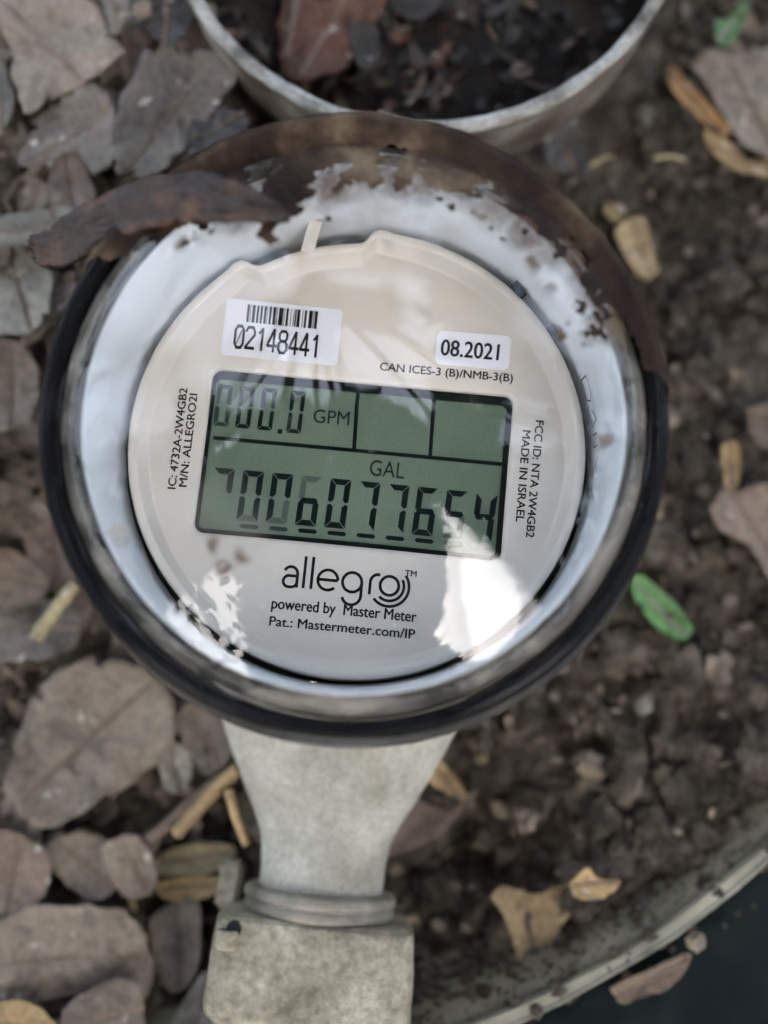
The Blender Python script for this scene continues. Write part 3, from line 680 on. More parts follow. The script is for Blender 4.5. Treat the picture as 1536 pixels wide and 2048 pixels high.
hx, hy = loc(468, 1858, AZ + 12.6)
V, F = slab([(hx + 1.25 * math.cos(q * 0.3927), hy + 1.5 * math.sin(q * 0.3927)) for q in range(16)], AZ + 11, AZ + 13.05)
recalc(obj("lug_hole_disc", V, F, M["clip"], nut, smooth=False))  # second dark disc: hole shade laid on top of the block
# raised letter on the neck
mb = MB()
for a, b in (((-1.9, -57.5), (0, -52.2)), ((1.9, -57.5), (0, -52.2)), ((-1.2, -55.8), (1.2, -55.8))):
    mb.add(ribbon([(a[0] + (b[0]-a[0]) * t / 5, a[1] + (b[1]-a[1]) * t / 5) for t in range(6)], 1.0, -1, 1))
mb.V = [(x, y, AZ + math.sqrt(max(0, 1 - (x / 16) ** 2)) * (11.6 + (y + 55) * 0.11) + (0.16 if z > 0 else -1)) for x, y, z in mb.V]
recalc(obj("cast_letter", mb.V, mb.F, M["cast_light"], meter, smooth=False))

# housing: white well, collar, black ring
V, F = revolve([(36.2, -3), (36.2, -1.0), (36.5, 0), (37.7, 9), (39.0, 20.0), (39.15, 20.35), (39.3, 20.3), (39.3, 18), (39.3, -3)], 160, True)
housing = recalc(obj("register_housing", V, F, M["white"], meter))
V, F = revolve([(0.01, -3.2), (39.6, -3.2), (39.6, -4.4), (0.01, -4.4)], 96)
recalc(obj("housing_floor", V, F, M["bezel"], housing))
V, F = revolve(smooth_prof([(44.2, 19.0), (45.4, 18.2), (46.0, 17.2), (45.7, 16.4), (46.2, 15.4), (46.7, 12), (46.2, 6), (44.5, -2), (44, -14)], 5), 160)
recalc(obj("collar", V, F, M["collar"], meter))
V, F = revolve([(39.35, 20.3), (42.3, 19.3), (42.3, -3)], 160)
recalc(obj("bezel_band", V, F, M["bezel"], meter))
RING = smooth_prof([(42.5, 18.5), (42.65, 21.6), (43.1, 23.4), (43.9, 24.4), (44.8, 23.9), (45.35, 22.0), (45.3, 19.6), (44.6, 18.2)], 5)
V, F = revolve(RING, 160)
recalc(obj("black_ring", V, F, M["black_rubber"], meter))

# dial plate
TH = {}
def ang(px, py, z=3): x, y = loc(px, py, z); return math.atan2(y, x)
A_L, A_R = ang(506, 535), ang(738, 486)
def r_out(a):
    a = math.atan2(math.sin(a), math.cos(a))
    w = 0.035
    t1 = 1 / (1 + math.exp((a - A_L) / w * 3)); t2 = 1 / (1 + math.exp(-(a - A_R) / w * 3))
    inside = t1 * t2                                   # the stretch between the two steps is set back
    r = 35.3 - 2.0 * inside
    r += 0.5 * math.exp(-((a - A_L - 0.05) / 0.05) ** 2) + 0.5 * math.exp(-((a - A_R + 0.05) / 0.05) ** 2)
    return r
hole = rrect(-24.6, -15.3, 24.3, 11.9, 1.9, 8)
def ray_to(poly, a):
    c, s = math.cos(a), math.sin(a); best = None
    n = len(poly)
    for i in range(n):
        x1, y1 = poly[i]; x2, y2 = poly[(i + 1) % n]
        d = c * (y2 - y1) - s * (x2 - x1)
        if abs(d) < 1e-12: continue
        t = (x1 * (y2 - y1) - y1 * (x2 - x1)) / d; u = (x1 * s - y1 * c) / -d if False else ((c * y1 - s * x1) / -d if False else None)
        # parameter along the edge
        px, py = c * t, s * t
        ex, ey = x2 - x1, y2 - y1; u = ((px - x1) * ex + (py - y1) * ey) / (ex * ex + ey * ey)
        if t > 0 and -1e-6 <= u <= 1 + 1e-6 and (best is None or t < best): best = t
    return best
angs = sorted(set([round(2 * math.pi * k / 400 - math.pi, 5) for k in range(400)] + [round(math.atan2(y, x), 5) for x, y in hole]))
hole_in = rrect(-24.2, -14.9, 23.9, 11.5, 1.6, 8)
V, F = [], []
NP = 9
for a in angs:
    c, s = math.cos(a), math.sin(a); h = ray_to(hole, a); h2 = ray_to(hole_in, a); r = r_out(a)
    pr = [(h2, -2.2), (h2, -0.55), (h2 + 0.12, -0.25), (h + 0.4, 0.0), (r - 3.0, 0.0), (r - 2.75, 0.03), (r - 2.6, 0.22), (r - 1.5, 2.9), (r - 1.38, 3.08), (r - 0.35, 3.15), (r - 0.12, 3.06), (r, 2.8), (r, -3.0)]
    NP = len(pr)
    V += [(c * q, s * q, z) for q, z in pr]
n = len(angs)
for k in range(n):
    k2 = (k + 1) % n
    for i in range(NP - 1): F.append((k*NP + i, k2*NP + i, k2*NP + i + 1, k*NP + i + 1))
dial = recalc(obj("dial_plate", V, F, M["dial"], meter))
bv = None
# tab and black clips at the rim
x0, y0 = loc(616, 516, 3.0); x1, y1 = loc(634, 452, 5)
V, F = quad_box((x0, y0), (x1, y1), 2.0, 2.0, 3.1, 3.6, 4.4)
recalc(obj("rim_tab", V, F, M["dial"], dial, smooth=False))
for (ax_, ay_, bx_, by_) in ((1018, 578, 1036, 603), (1087, 660, 1098, 676)):
    V, F = quad_box(loc(ax_, ay_, 2.6), loc(bx_, by_, 2.6), 1.1, 2.2, 3.35, 2.2, 3.35)
    recalc(obj("clip", V, F, M["clip"], dial, smooth=False))
# ---- display
ZL = -1.5
disp = obj("display", *slab(rrect(-24.5, -15.2, 24.2, 11.8, 1.8), ZL - 0.8, ZL), M["lcd"], meter, smooth=False)
def frame(outer, inner, z0, z1):
    n = len(outer)
    V = [(x, y, z1) for x, y in outer] + [(x, y, z1) for x, y in inner] + [(x, y, z0) for x, y in inner]
    F = []
    for i in range(n):
        j = (i + 1) % n; F += [(i, j, n + j, n + i), (n + i, n + j, 2*n + j, 2*n + i)]
    return V, F
V, F = frame(rrect(-24.45, -15.15, 24.15, 11.75, 1.7), rrect(-23.6, -14.1, 23.0, 10.1, 0.8), ZL, ZL + 0.35)
recalc(obj("display_frame", V, F, M["lcd_frame"], disp, smooth=False))
def L(px, py): return loc(px, py, ZL)
for a, b in (((432, 876), (1000, 928)), ((716, 786), (708, 900)), ((866, 797), (858, 913))):
    V, F = ribbon([L(*a), L(*b)], 0.62, ZL, ZL + 0.06)
    recalc(obj("divider_line", V, F, M["segment"], disp, smooth=False))
def seg_polys(w, h, t, gap):
    """seven bars of one digit, lower left corner at 0, 0"""
    m = h / 2; g = gap
    def hbar(y, k): # k: 0 top, 1 middle, 2 bottom
        if k == 1: return [(g + t*.1, y), (g + t*.5, y + t/2), (w - g - t*.5, y + t/2), (w - g - t*.1, y), (w - g - t*.5, y - t/2), (g + t*.5, y - t/2)]
        s = -1 if k == 0 else 1
        return [(g, y), (w - g, y), (w - t - g*.2, y + s*t), (t + g*.2, y + s*t)]
    def vbar(x, y0, y1, left, up):
        s = 1 if left else -1
        if up: return [(x, y1 - g), (x, y0 + g + t*.25), (x + s*t*.5, y0 + g), (x + s*t, y0 + g + t*.5), (x + s*t, y1 - t - g)]
        return [(x, y0 + g), (x, y1 - g - t*.25), (x + s*t*.5, y1 - g), (x + s*t, y1 - g - t*.5), (x + s*t, y0 + t + g)]
    return dict(a=hbar(h, 0), g=hbar(m, 1), d=hbar(0, 2), f=vbar(0, m, h, True, True), b=vbar(w, m, h, False, True), e=vbar(0, 0, m, True, False), c=vbar(w, 0, m, False, False))
def digit(p_bl, p_tl, w, segs, t, faint="", half=""):
    x0, y0 = p_bl; h = math.hypot(p_tl[0] - x0, p_tl[1] - y0)
    ux, uy = (p_tl[0] - x0) / h, (p_tl[1] - y0) / h
    S = seg_polys(w, h, t, 0.10)
    V, F, mi = [], [], []
    for k in segs + faint + half:
        b = len(V); P = S[k]
        V += [(x0 + x + ux * y, y0 + uy * y, ZL + 0.06) for x, y in P]
        F.append(tuple(range(b, b + len(P)))); mi.append(1 if k in faint else 2 if k in half else 0)
    o = obj("digit", V, F, M["segment"], disp, smooth=False, mats=[M["segment_glare_pale"], M["segment_half"]])
    for p, i in zip(o.data.polygons, mi): p.material_index = i
    return recalc(o)
for tl, bl, hf in (((442, 771), (432, 852), "abcdef"), ((486, 775), (474, 856), "af"), ((529, 778), (517, 860), ""), ((585, 783), (574, 866), "")):
    segs = "".join(k for k in "abcdef" if k not in hf)
    digit(L(*bl), L(*tl), 2.35, segs, 0.66, half=hf)
V, F = slab([(L(557, 868)[0] + a, L(557, 868)[1] + b) for a, b in ((0, 0), (.7, 0), (.75, .75), (.05, .75))], ZL, ZL + 0.06)
obj("decimal_point", V, F, M["segment"], disp, smooth=False)
BIG = [("ab", "", ""), ("abcef", "d", ""), ("abef", "cd", ""), ("cdeg", "af", ""), ("abcdef", "", ""), ("abc", "", ""), ("abc", "", ""), ("acdefg", "", ""), ("afg", "cd", ""), ("bcfg", "", "")]
for i, (sg, ft, hf) in enumerate(BIG):
    tx, ty = 434 + 57.2 * i, 934 + 5.5 * i
    bx_, by_ = tx - 14, 934 + 99 + 4.7 * i
    digit(L(bx_, by_), L(tx, ty), 3.3, sg, 0.95, ft, hf)
    if 1 <= i <= 8:
        p = L(bx_ + 6, by_ + 10.5)
        V, F = slab([(p[0] + a, p[1] + b) for a, b in ((0, 0), (.35, -.34), (2.75, -.34), (3.1, 0), (2.75, .34), (.35, .34))], ZL, ZL + 0.06)
        obj("digit_underline", V, F, M["segment_half"] if i in (1, 2) else M["segment_glare_pale"] if i == 8 else M["segment"], disp, smooth=False)
text_mesh("unit_print", "GPM", L(627, 846), L(698, 852), 2.35, M["segment"], disp, ZL)
text_mesh("unit_print", "GAL", L(738, 950), L(806, 957), 2.7, M["segment"], disp, ZL)

# ---- stickers and print
ZP = 0.0
def sticker(name, p_tl, p_tr, p_br, p_bl, r, m):
    P = [loc(*q) for q in (p_bl, p_br, p_tr, p_tl)]
    x0 = (P[0][0] + P[3][0]) / 2; x1 = (P[1][0] + P[2][0]) / 2; y0 = (P[0][1] + P[1][1]) / 2; y1 = (P[2][1] + P[3][1]) / 2
    return obj(name, *slab(rrect(x0, y0, x1, y1, r, 4), ZP + 0.01, ZP + 0.14), m, meter, smooth=False)
st = sticker("serial_sticker", (460, 601), (686, 628), (675, 737), (448, 711), 0.8, M["sticker"])
# barcode
(bx0, by0), (bx1, by1) = loc(497, 650), loc(634, 666); (tx0, ty0) = loc(501, 616)
pat = [3,1,1,2,4,2,3,2,3,2,3,1,1,2,3,2,4,1,1,2,6,1,1,2,3,3,1,3,1,1,2,1,4,3,1,2,3,3,5,1,1,1,4]
tot = sum(pat); mb = MB(); x = bx0
for i, p in enumerate(pat):
    w = (bx1 - bx0) * p / tot
    if i % 2 == 0: mb.add(slab([(x, by0), (x + w, by0), (x + w, ty0), (x, ty0)], ZP + 0.14, ZP + 0.18))
    x += w
obj("barcode", mb.V, mb.F, M["ink"], st, smooth=False)
# serial digits: tall narrow dot matrix style strokes
def stroke_digit(ch, x, y, w, h):
    S = {"0": [[(0,.2),(0,.8),(.25,1),(.75,1),(1,.8),(1,.2),(.75,0),(.25,0),(0,.2)], [(.25,.2),(.75,.8)]],
         "2": [[(0,.82),(.2,1),(.8,1),(1,.8),(1,.65),(0,.08)], [(0,.04),(1,.04)]],
         "1": [[(.25,.78),(.62,1),(.62,0)]], "4": [[(.72,0),(.72,1),(.64,1),(0,.3),(0,.27),(1.05,.27)]],
         "8": [[(.25,.54),(.05,.66),(.05,.88),(.25,1),(.75,1),(.95,.88),(.95,.66),(.75,.54),(.25,.54),(0,.4),(0,.15),(.25,0),(.75,0),(1,.15),(1,.4),(.75,.54)]]}
    return [[(x + a * w, y + b * h) for a, b in s] for s in S[ch]]
(dx0, dy0), (dx1, dy1) = loc(473, 699), loc(640, 719)
pitch = (dx1 - dx0 - 1.5) / 7
mb = MB()
for i, ch in enumerate("02148441"):
    for k, s in enumerate(stroke_digit(ch, dx0 + i * pitch, dy0 + (dy1 - dy0) * i / 8, 1.32, 3.55)):
        thin = ch == "0" and k == 1
        for q, (a, b) in enumerate(zip(s[:-1], s[1:])):
            horiz = abs(b[0] - a[0]) > abs(b[1] - a[1]) * 2.5
            wd = 0.16 if thin else 0.5 if horiz else 0.36
            L_ = math.hypot(b[0]-a[0], b[1]-a[1]) or 1; ex, ey = (b[0]-a[0])/L_*0.12, (b[1]-a[1])/L_*0.12
            zz = ZP + 0.17 + 0.002 * q + 0.001 * i
            mb.add(ribbon([(a[0]-ex, a[1]-ey), (b[0]+ex, b[1]+ey)], wd, ZP + 0.14, zz))
obj("serial_number", mb.V, mb.F, M["ink"], st, smooth=False)
ds = sticker("date_sticker", (872, 664), (1016, 680), (1010, 745), (868, 730), 0.9, M["sticker"])
text_mesh("date_print", "08.2021", loc(878, 714), loc(990, 725), 2.75, M["ink"], ds, ZP + 0.14, 0.025)
text_mesh("approval_print", "CAN ICES-3 (B)/NMB-3(B)", loc(759, 743), loc(1018, 767), 1.36, M["ink"], dial, ZP, 0.03)
text_mesh("model_print", "IC: 4732A-2W4GB2", loc(360, 976), loc(383, 780), 1.28, M["ink"], dial, ZP, 0.035)
text_mesh("model_print", "M/N: ALLEGRO2I", loc(381, 972), loc(402, 791), 1.28, M["ink"], dial, ZP, 0.035)
text_mesh("origin_print", "FCC ID: NTA 2W4GB2", loc(1063, 842), loc(1043, 1069), 1.3, M["ink"], dial, ZP, 0.03)
text_mesh("origin_print", "MADE IN ISRAEL", loc(1038, 861), loc(1024, 1039), 1.3, M["ink"], dial, ZP, 0.03)
text_mesh("maker_print", "powered by  Master Meter", loc(547, 1208), loc(829, 1235), 1.75, M["ink"], dial, ZP, 0.03)
text_mesh("patent_print", "Pat.: Mastermeter.com/IP", loc(543, 1241), loc(826, 1267), 1.5, M["ink"], dial, ZP, 0.03)
# brand lettering drawn with strokes; u along the baseline, in mm
o0 = loc(565, 1166); o1 = loc(790, 1187)
ub = ((o1[0]-o0[0]) / math.hypot(o1[0]-o0[0], o1[1]-o0[1]), (o1[1]-o0[1]) / math.hypot(o1[0]-o0[0], o1[1]-o0[1]))
def G(u, v): return (o0[0] + ub[0]*u - ub[1]*v, o0[1] + ub[1]*u + ub[0]*v)
logo = MB(); kz = [0]
def st_(pts, w=0.46):
    kz[0] += 1
    logo.add(ribbon([G(*p) for p in pts], w, ZP, ZP + 0.05 + 0.002 * kz[0]))
xh = 3.15
st_([(0.35, 2.5)] + arc(1.35, 2.1, 1.05, 150, 0, 14) + [(2.4, 0.0)]); st_([(2.4, 1.75), (1.3, 1.75)] + arc(1.15, 0.9, 0.87, 90, 270, 14) + [(1.6, 0.03)] + arc(1.6, 0.85, 0.8, -90, 0, 6))
st_([(3.45, 0), (3.45, 4.95)]); st_([(4.65, 0), (4.65, 4.95)])
st_(arc(7.15, 1.6, 1.55, 0, 315, 26)); st_([(5.7, 1.6), (8.9, 1.6)][0:2] if False else [(5.62, 1.6), (8.68, 1.6)])
st_(arc(10.95, 1.6, 1.5, 0, 360, 30)); st_([(12.45, 1.6), (12.45, -0.4)] + arc(11.0, -0.4, 1.45, 0, -165, 18))
st_([(13.75, 0), (13.75, 1.9)] + arc(14.95, 1.95, 1.2, 180, 90, 8) + [(15.2, 3.15)])
st_(arc(16.75, 1.6, 1.45, 0, 360, 30)); st_(arc(16.75, 1.55, 2.25, 30, -130, 22), 0.44); st_(arc(16.75, 1.5, 3.05, 38, -138, 26), 0.44)
recalc(obj("brand_logo", logo.V, logo.F, M["ink"], dial, smooth=False))
text_mesh("trademark_print", "TM", loc(808, 1146), loc(830, 1148), 0.95, M["ink"], dial, ZP, 0.04)
# strokes drawn for refracted lettering low on the white wall, at the right
mb = MB()
def wall(a_deg, h):
    a = rad(a_deg); r = 36.5 + h * 0.13 - 0.12
    return (r * math.cos(a), r * math.sin(a), h)
def mark(pts, w=0.28):
    for (a0, h0), (a1, h1) in zip(pts[:-1], pts[1:]):
        p, q = Vector(wall(a0, h0)), Vector(wall(a1, h1)); d = (q - p).normalized(); nrm = Vector((-p.x, -p.y, 0)).normalized(); s = d.cross(nrm) * w / 2
        b = len(mb.V); mb.V += [p + s, p - s, q - s, q + s]; mb.F.append((b, b+1, b+2, b+3))
for base, glyph in ((20, [(0, 1), (0, 6), (-4, 6), (-6, 4), (-5, 1), (0, 1)]), (12, [(0, 3), (-3, 6), (-4, 1)]), (6, [(0, 1), (0, 5), (-3, 1), (-3, 5)]), (0, [(0, 5), (-3, 1), (-1.5, 3), (-4, 5)]), (-7, [(0, 1), (-3, 4)]), (-13, [(0, 2), (-2, 3)]), (-19, [(0, 1.5), (-2.5, 2)])):
    mark([(base + a + 3, h * 0.55 + 1.5) for a, h in glyph], 0.22)
recalc(obj("refracted_lettering", mb.V, mb.F, M["ink"], housing, smooth=False))

# ---- glass lens
def dome_z(r): return 34.0 - (math.sqrt(1) * (92 - math.sqrt(92 * 92 - r * r)))
def lens_outer(n=26):
    P = [(39.6 * k / n, dome_z(39.6 * k / n)) for k in range(n + 1)]; P[0] = (0.02, 34.0)
    z = P[-1][1]
    return P + [(40.6, z - 0.65), (41.4, z - 1.5), (42.0, z - 2.6), (42.25, z - 4.0)]
po = lens_outer()
inner = [(39.6 * k / 20, dome_z(39.6 * k / 20) - 3.2 + 1.2 * (k / 20) ** 4) for k in range(20, -1, -1)]; inner[-1] = (0.02, inner[-1][1])
prof = po + [(42.25, 20.6), (41.6, 20.3), (40.6, 20.6), (39.9, 21.6)] + inner
V, F = revolve(prof, 192)
def fs(px, py, r, s, c): x, y = loc(px, py, 31); return (x, y, r, s, c)
TANF, BRN, PALE = (0.30, 0.25, 0.19), (0.085, 0.048, 0.03), (0.5, 0.48, 0.44)
film = [fs(430, 1010, 6.5, 0.07, PALE), fs(480, 1060, 6, 0.07, PALE), fs(400, 1080, 5, 0.07, PALE), fs(425, 1075, 1.8, 0.75, BRN), fs(485, 1105, 1.5, 0.75, BRN), fs(440, 1132, 2.0, 0.7, BRN),
        fs(222, 1045, 2.2, 0.55, TANF), fs(1216, 868, 1.7, 0.8, BRN), fs(1075, 505, 2.0, 0.85, BRN), fs(1100, 560, 1.2, 0.5, BRN), fs(355, 468, 2.2, 0.6, BRN), fs(390, 458, 1.6, 0.45, TANF),
        fs(960, 405, 1.5, 0.9, BRN), fs(1180, 655, 1.2, 0.5, TANF), fs(850, 628, 1.6, 0.22, TANF), fs(770, 420, 8, 0.16, TANF), fs(870, 430, 8, 0.14, TANF), fs(620, 440, 8, 0.14, TANF)]
for q_, (x, y) in enumerate([(470, 400), (540, 370), (600, 345), (660, 350), (720, 330), (790, 325), (860, 335), (930, 350), (1000, 385), (1070, 430), (1130, 475), (1190, 545), (1235, 620)]):
    film.append(fs(x, y, 5.5, 0.62 if q_ % 3 else 0.8, BRN if q_ % 2 else (0.13, 0.095, 0.065)))
M["glass"] = glass_material("lens_glass", film)
lens = recalc(obj("dome_lens", V, F, M["glass"], meter))

# ---- lid, opened back behind the register
LX, LY, LZ, LR = 12.0, 108.5, -10.0, 48.5
lid = empty("lid_pivot"); bpy.data.objects.remove(lid)
lx, ly = LX * math.cos(-ROT) - LY * math.sin(-ROT), LX * math.sin(-ROT) + LY * math.cos(-ROT)
def lid_part(name, prof, m, parent, closed=False, n=160, wob=0.25):
    V, F = revolve(prof, n, closed, (lx, ly), rfun=lambda r, z, a, i: (r + wob * nz(math.cos(a) * 5, math.sin(a) * 5, i * .5), z + wob * nz(math.cos(a) * 7, math.sin(a) * 7, 5 + i)))
    return recalc(obj(name, V, F, m, parent))
lidw = lid_part("lid", [(LR, LZ - 1.0), (LR - 0.8, LZ - 10), (LR - 2.5, LZ - 22), (LR - 5, LZ - 27), (LR - 9, LZ - 29), (0.05, LZ - 29.5)], M["lid_side"], meter)
lid_part("lid_rim", smooth_prof([(LR, LZ - 1.6), (LR + 0.1, LZ - 0.5), (LR - 0.6, LZ), (LR - 1.6, LZ), (LR - 2.2, LZ - 0.5), (LR - 2.3, LZ - 1.6)], 4), M["lid_rim"], lidw, wob=0.35)
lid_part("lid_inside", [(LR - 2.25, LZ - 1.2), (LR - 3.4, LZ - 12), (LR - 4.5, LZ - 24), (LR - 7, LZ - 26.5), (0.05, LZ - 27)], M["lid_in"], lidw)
V, F = quad_box((2, 44.5), (2 + 5, 62), 20, -2, 4, -16, -11)
recalc(obj("lid_hinge", V, F, M["lid_side"], meter))

# mud lying in the lid, and what lies on it
def lid_mud_h(x, y): return LZ - 22 + 3.5 * nz(x, y, 2, 0.06, 3) + 2.2 * nz(x, y, 7, 0.22, 4)
V = [(LX, LY, lid_mud_h(LX, LY))]; F = []; n = 96; rr = [LR * 0.93 * k / 26 for k in range(1, 27)]
for r in rr:
    for k in range(n):
        a = 2 * math.pi * k / n; x, y = LX + r * math.cos(a), LY + r * math.sin(a); V.append((x, y, lid_mud_h(x, y)))
for k in range(n): F.append((0, 1 + k, 1 + (k + 1) % n))
for i in range(len(rr) - 1):
    for k in range(n):
        k2 = (k + 1) % n; F.append((1 + i*n + k, 1 + (i+1)*n + k, 1 + (i+1)*n + k2, 1 + i*n + k2))
mo = recalc(obj("lid_mud", V, F, M["wet_mud"])); mo["kind"] = "stuff"
ZI = LZ - 18.5
leaf("leaf", [(582,-60),(680,-70),(782,-50),(762,30),(724,96),(694,140),(640,160),(580,158),(556,110),(566,20)], ZI, LM["rust"], "wet rusty red leaf lying in the mud of the open lid", curl=1.5, cup=0.1)
leaf("leaf", [(700,50),(726,44),(756,60),(762,110),(742,146),(716,140),(706,100)], ZI + 2, LM["sodden"], "wet blackish leaf scrap on the rusty leaf in the lid", rib=False, thick=0.15, curl=1.6, cup=0.2)
leaf("leaf", [(770,-30),(830,-30),(880,10),(850,44),(800,40),(776,14)], ZI, LM["sodden"], "shiny blue black leaf at the top edge inside the lid", rib=False, thick=0.15, curl=1.6, cup=0.1)
stick("twig", [(592,-20),(584,50),(570,118)], ZI + 3, ZI + 3, 0.9, 0.6, LM["brown"], "wet brown twig lying along the left of the lid inside", "twig")

rng = random.Random(90)
for mname, cnt in (("sodden", 420), ("brown", 130), ("rust", 150)):
    VV, FF, b = [], [], 0
    for k in range(cnt):
        r, a = LR * 0.86 * math.sqrt(rng.random()), rng.uniform(0, 6.2832); x, y = LX + r * math.cos(a), LY + r * math.sin(a)
        if mname == "rust" and x > LX + 6: continue
        L_, W_, nn = rng.uniform(0.8, 4.5), rng.uniform(0.5, 2.2), 8
        R_ = np.array(Matrix.Rotation(rng.random() * 6.28, 3, 'Z') @ Matrix.Rotation(rng.uniform(-.7, .7), 3, 'X') @ Matrix.Rotation(rng.uniform(-.7, .7), 3, 'Y'))
        p = np.array([[L_ * math.cos(6.283 * i / nn) * rng.uniform(.45, 1.1), W_ * math.sin(6.283 * i / nn) * rng.uniform(.45, 1.1), 0.5 * rng.random()] for i in range(nn)])
        p = np.concatenate([p, p - np.array([0, 0, 0.25])]) @ R_.T + np.array([x, y, lid_mud_h(x, y) + rng.uniform(0.3, 1.6)])
        VV += p.tolist(); FF += [tuple(range(b, b + nn)), tuple(range(b + 2*nn - 1, b + nn - 1, -1))] + [(b + i, b + nn + i, b + nn + (i+1) % nn, b + (i+1) % nn) for i in range(nn)]
        b += 2 * nn
    so = obj("lid_litter", VV, FF, LM[mname], smooth=False); so["kind"] = "stuff"

# ------------------------------------------------------------------ mud on the dome
def surf(s):
    """outer surface of lens and ring, s = path parameter in mm of radius; beyond 45 it runs down the side"""
    P = [(0, 34.0)] + [(r, dome_z(r)) for r in range(4, 40, 4)] + [(39.6, dome_z(39.6)), (41.4, dome_z(39.6) - 1.4), (42.6, 23.7), (43.9, 24.45)]
    if s <= 43.9: return s, float(np.interp(s, [p[0] for p in P], [p[1] for p in P]))
    if s <= 45.4: t = (s - 43.9) / 1.5; return 43.9 + 1.4 * math.sin(t * 1.57), 24.45 - 1.5 * (1 - math.cos(t * 1.57))
    return 45.3 + (s - 45.4) * 0.1, 22.95 - (s - 45.4)
MB_PTS = [(170,560),(215,500),(300,440),(400,425),(480,432),(575,432),(625,385),(700,372),(785,345),(880,358),(950,372),(1010,410),(1100,462),(1180,545),(1225,620),(1268,700),(1305,760),(1340,820)]
bnd = []
for x, y in MB_PTS:
    u, v = loc(x, y, 28); bnd.append((math.atan2(v, u), math.hypot(u, v)))
bnd.sort()
ba = [b[0] for b in bnd]; brr = [b[1] for b in bnd]
def mud_f(a, s):
    r = np.interp(a, ba, brr)
    c, q = math.cos(a) * s, math.sin(a) * s
    f = (s - r) / 3.4
    f = max(min(f, 0.05 + 0.20 * max(0, s - 38)), -0.6 - 0.12 * max(0, r - 2 - s)) + 0.5 * max(0, s - 41) + 1.9 * nz(c, q, 3, 0.15, 5) + 1.1 * nz(c, q, 13, 0.36, 4) + 0.16
    edge = min((a - ba[0]) / 0.25, (ba[-1] - a) / 0.2, 1.0)
    return f - 5.0 * (1 - edge)
NA, NS = 900, 170
a0, a1 = ba[0], ba[-1]
V, F, idx = [], [], {}
S = np.linspace(26, 52, NS)
fv = np.zeros((NA, NS))
for i in range(NA):
    a = a0 + (a1 - a0) * i / (NA - 1)
    for j in range(NS): fv[i, j] = mud_f(a, S[j])
def mv(i, j, top):
    k = (i, j, top)
    if k not in idx:
        a = a0 + (a1 - a0) * i / (NA - 1); s = S[j]; r, z = surf(s)
        f = max(0.0, fv[i, j]); e = 1 - min(1, max(0, (s - 46.5) / 5))
        t = 0.03 + 0.32 * min(f, 1.3) * (0.8 + 0.5 * nz(r * math.cos(a), r * math.sin(a), 4, 0.35, 3)) * e
        t += 1.3 * max(0, min(1, (s - 41.5) / 2.5)) * e * math.exp(-((a - 1.75) / 0.62) ** 2) * (1 + 0.25 * nz(r * math.cos(a), r * math.sin(a), 8, 0.2, 2)) if top else 0
        up = 1.0 if s < 42 else max(0.0, 1 - (s - 42) / 3.0); ot = 1 - up
        idx[k] = len(V); V.append(((r + t * ot) * math.cos(a), (r + t * ot) * math.sin(a), z + t * up))
    return idx[k]
keep = set()
for i in range(NA - 1):
    for j in range(NS - 1):
        if (fv[i, j] + fv[i+1, j] + fv[i, j+1] + fv[i+1, j+1]) / 4 > 0:
            keep.add((i, j)); F.append((mv(i, j, 1), mv(i, j+1, 1), mv(i+1, j+1, 1), mv(i+1, j, 1)))
mud = obj("mud", V, F, M["mud"]); mud.rotation_euler = (0, 0, ROT); mud["kind"] = "stuff"
recalc(mud)

# strip of bark lying over the upper left of the dome
CL = [((66,500),34,16),((110,492),40,19),((165,462),44,22),((240,425),46,24.5),((320,398),48,27.6),((400,392),46,29.6),((480,404),36,30.6),((540,420),20,31.2),((580,432),5,31.5)]
C2 = smooth_prof([(x, y, w, z) for (x, y), w, z in CL], 6)
V, F = [], []; NW = 18; k = len(C2)
for i, (x, y, w, z) in enumerate(C2):
    a = C2[max(i-1, 0)]; b = C2[min(i+1, k-1)]; dx, dy = b[0]-a[0], b[1]-a[1]; l = math.hypot(dx, dy)
    nxp, nyp = -dy / l, dx / l
    for q in range(NW + 1):
        t = q / NW * 2 - 1; e = 1 + 0.25 * nz(i * 0.4, math.copysign(3, t), 0, 1, 2)
        if i < 5: e *= 0.75 + 0.25 * i / 5
        px_, py_ = x + nxp * w * t * e, y + nyp * w * t * e
        if i == 0: px_ += 18 * nz(q * 0.7, 1, 1)
        p = at(px_, py_, z)
        V.append((p.x, p.y, p.z + 0.55 * nz(q * 1.4, i * 0.1, 2) + 0.9 * (1 - t * t) + 0.8 * nz(p.x, p.y, 0, 0.35, 3)))
nv = len(V)
V += [(x, y, z - 1.3) for x, y, z in V]
for i in range(k - 1):
    for q in range(NW):
        a = i*(NW+1) + q; b = a + 1; c = b + NW + 1; d = a + NW + 1
        F += [(a, b, c, d), (nv + b, nv + a, nv + d, nv + c)]
    for q in (0, NW):
        a = i*(NW+1) + q; d = a + NW + 1; F.append((a, d, nv + d, nv + a))
for i in (0, k - 1):
    for q in range(NW): a = i*(NW+1) + q; F.append((a, a + 1, nv + a + 1, nv + a))
b0 = Vector(at(300, 420, 24)); 
bk = recalc(obj("bark_strip", [Vector(v) - b0 for v in V], F, M["bark"])); bk.location = b0 * MM
tag(bk, "dark wet bark strip lying over the upper left edge of the dome", "bark")

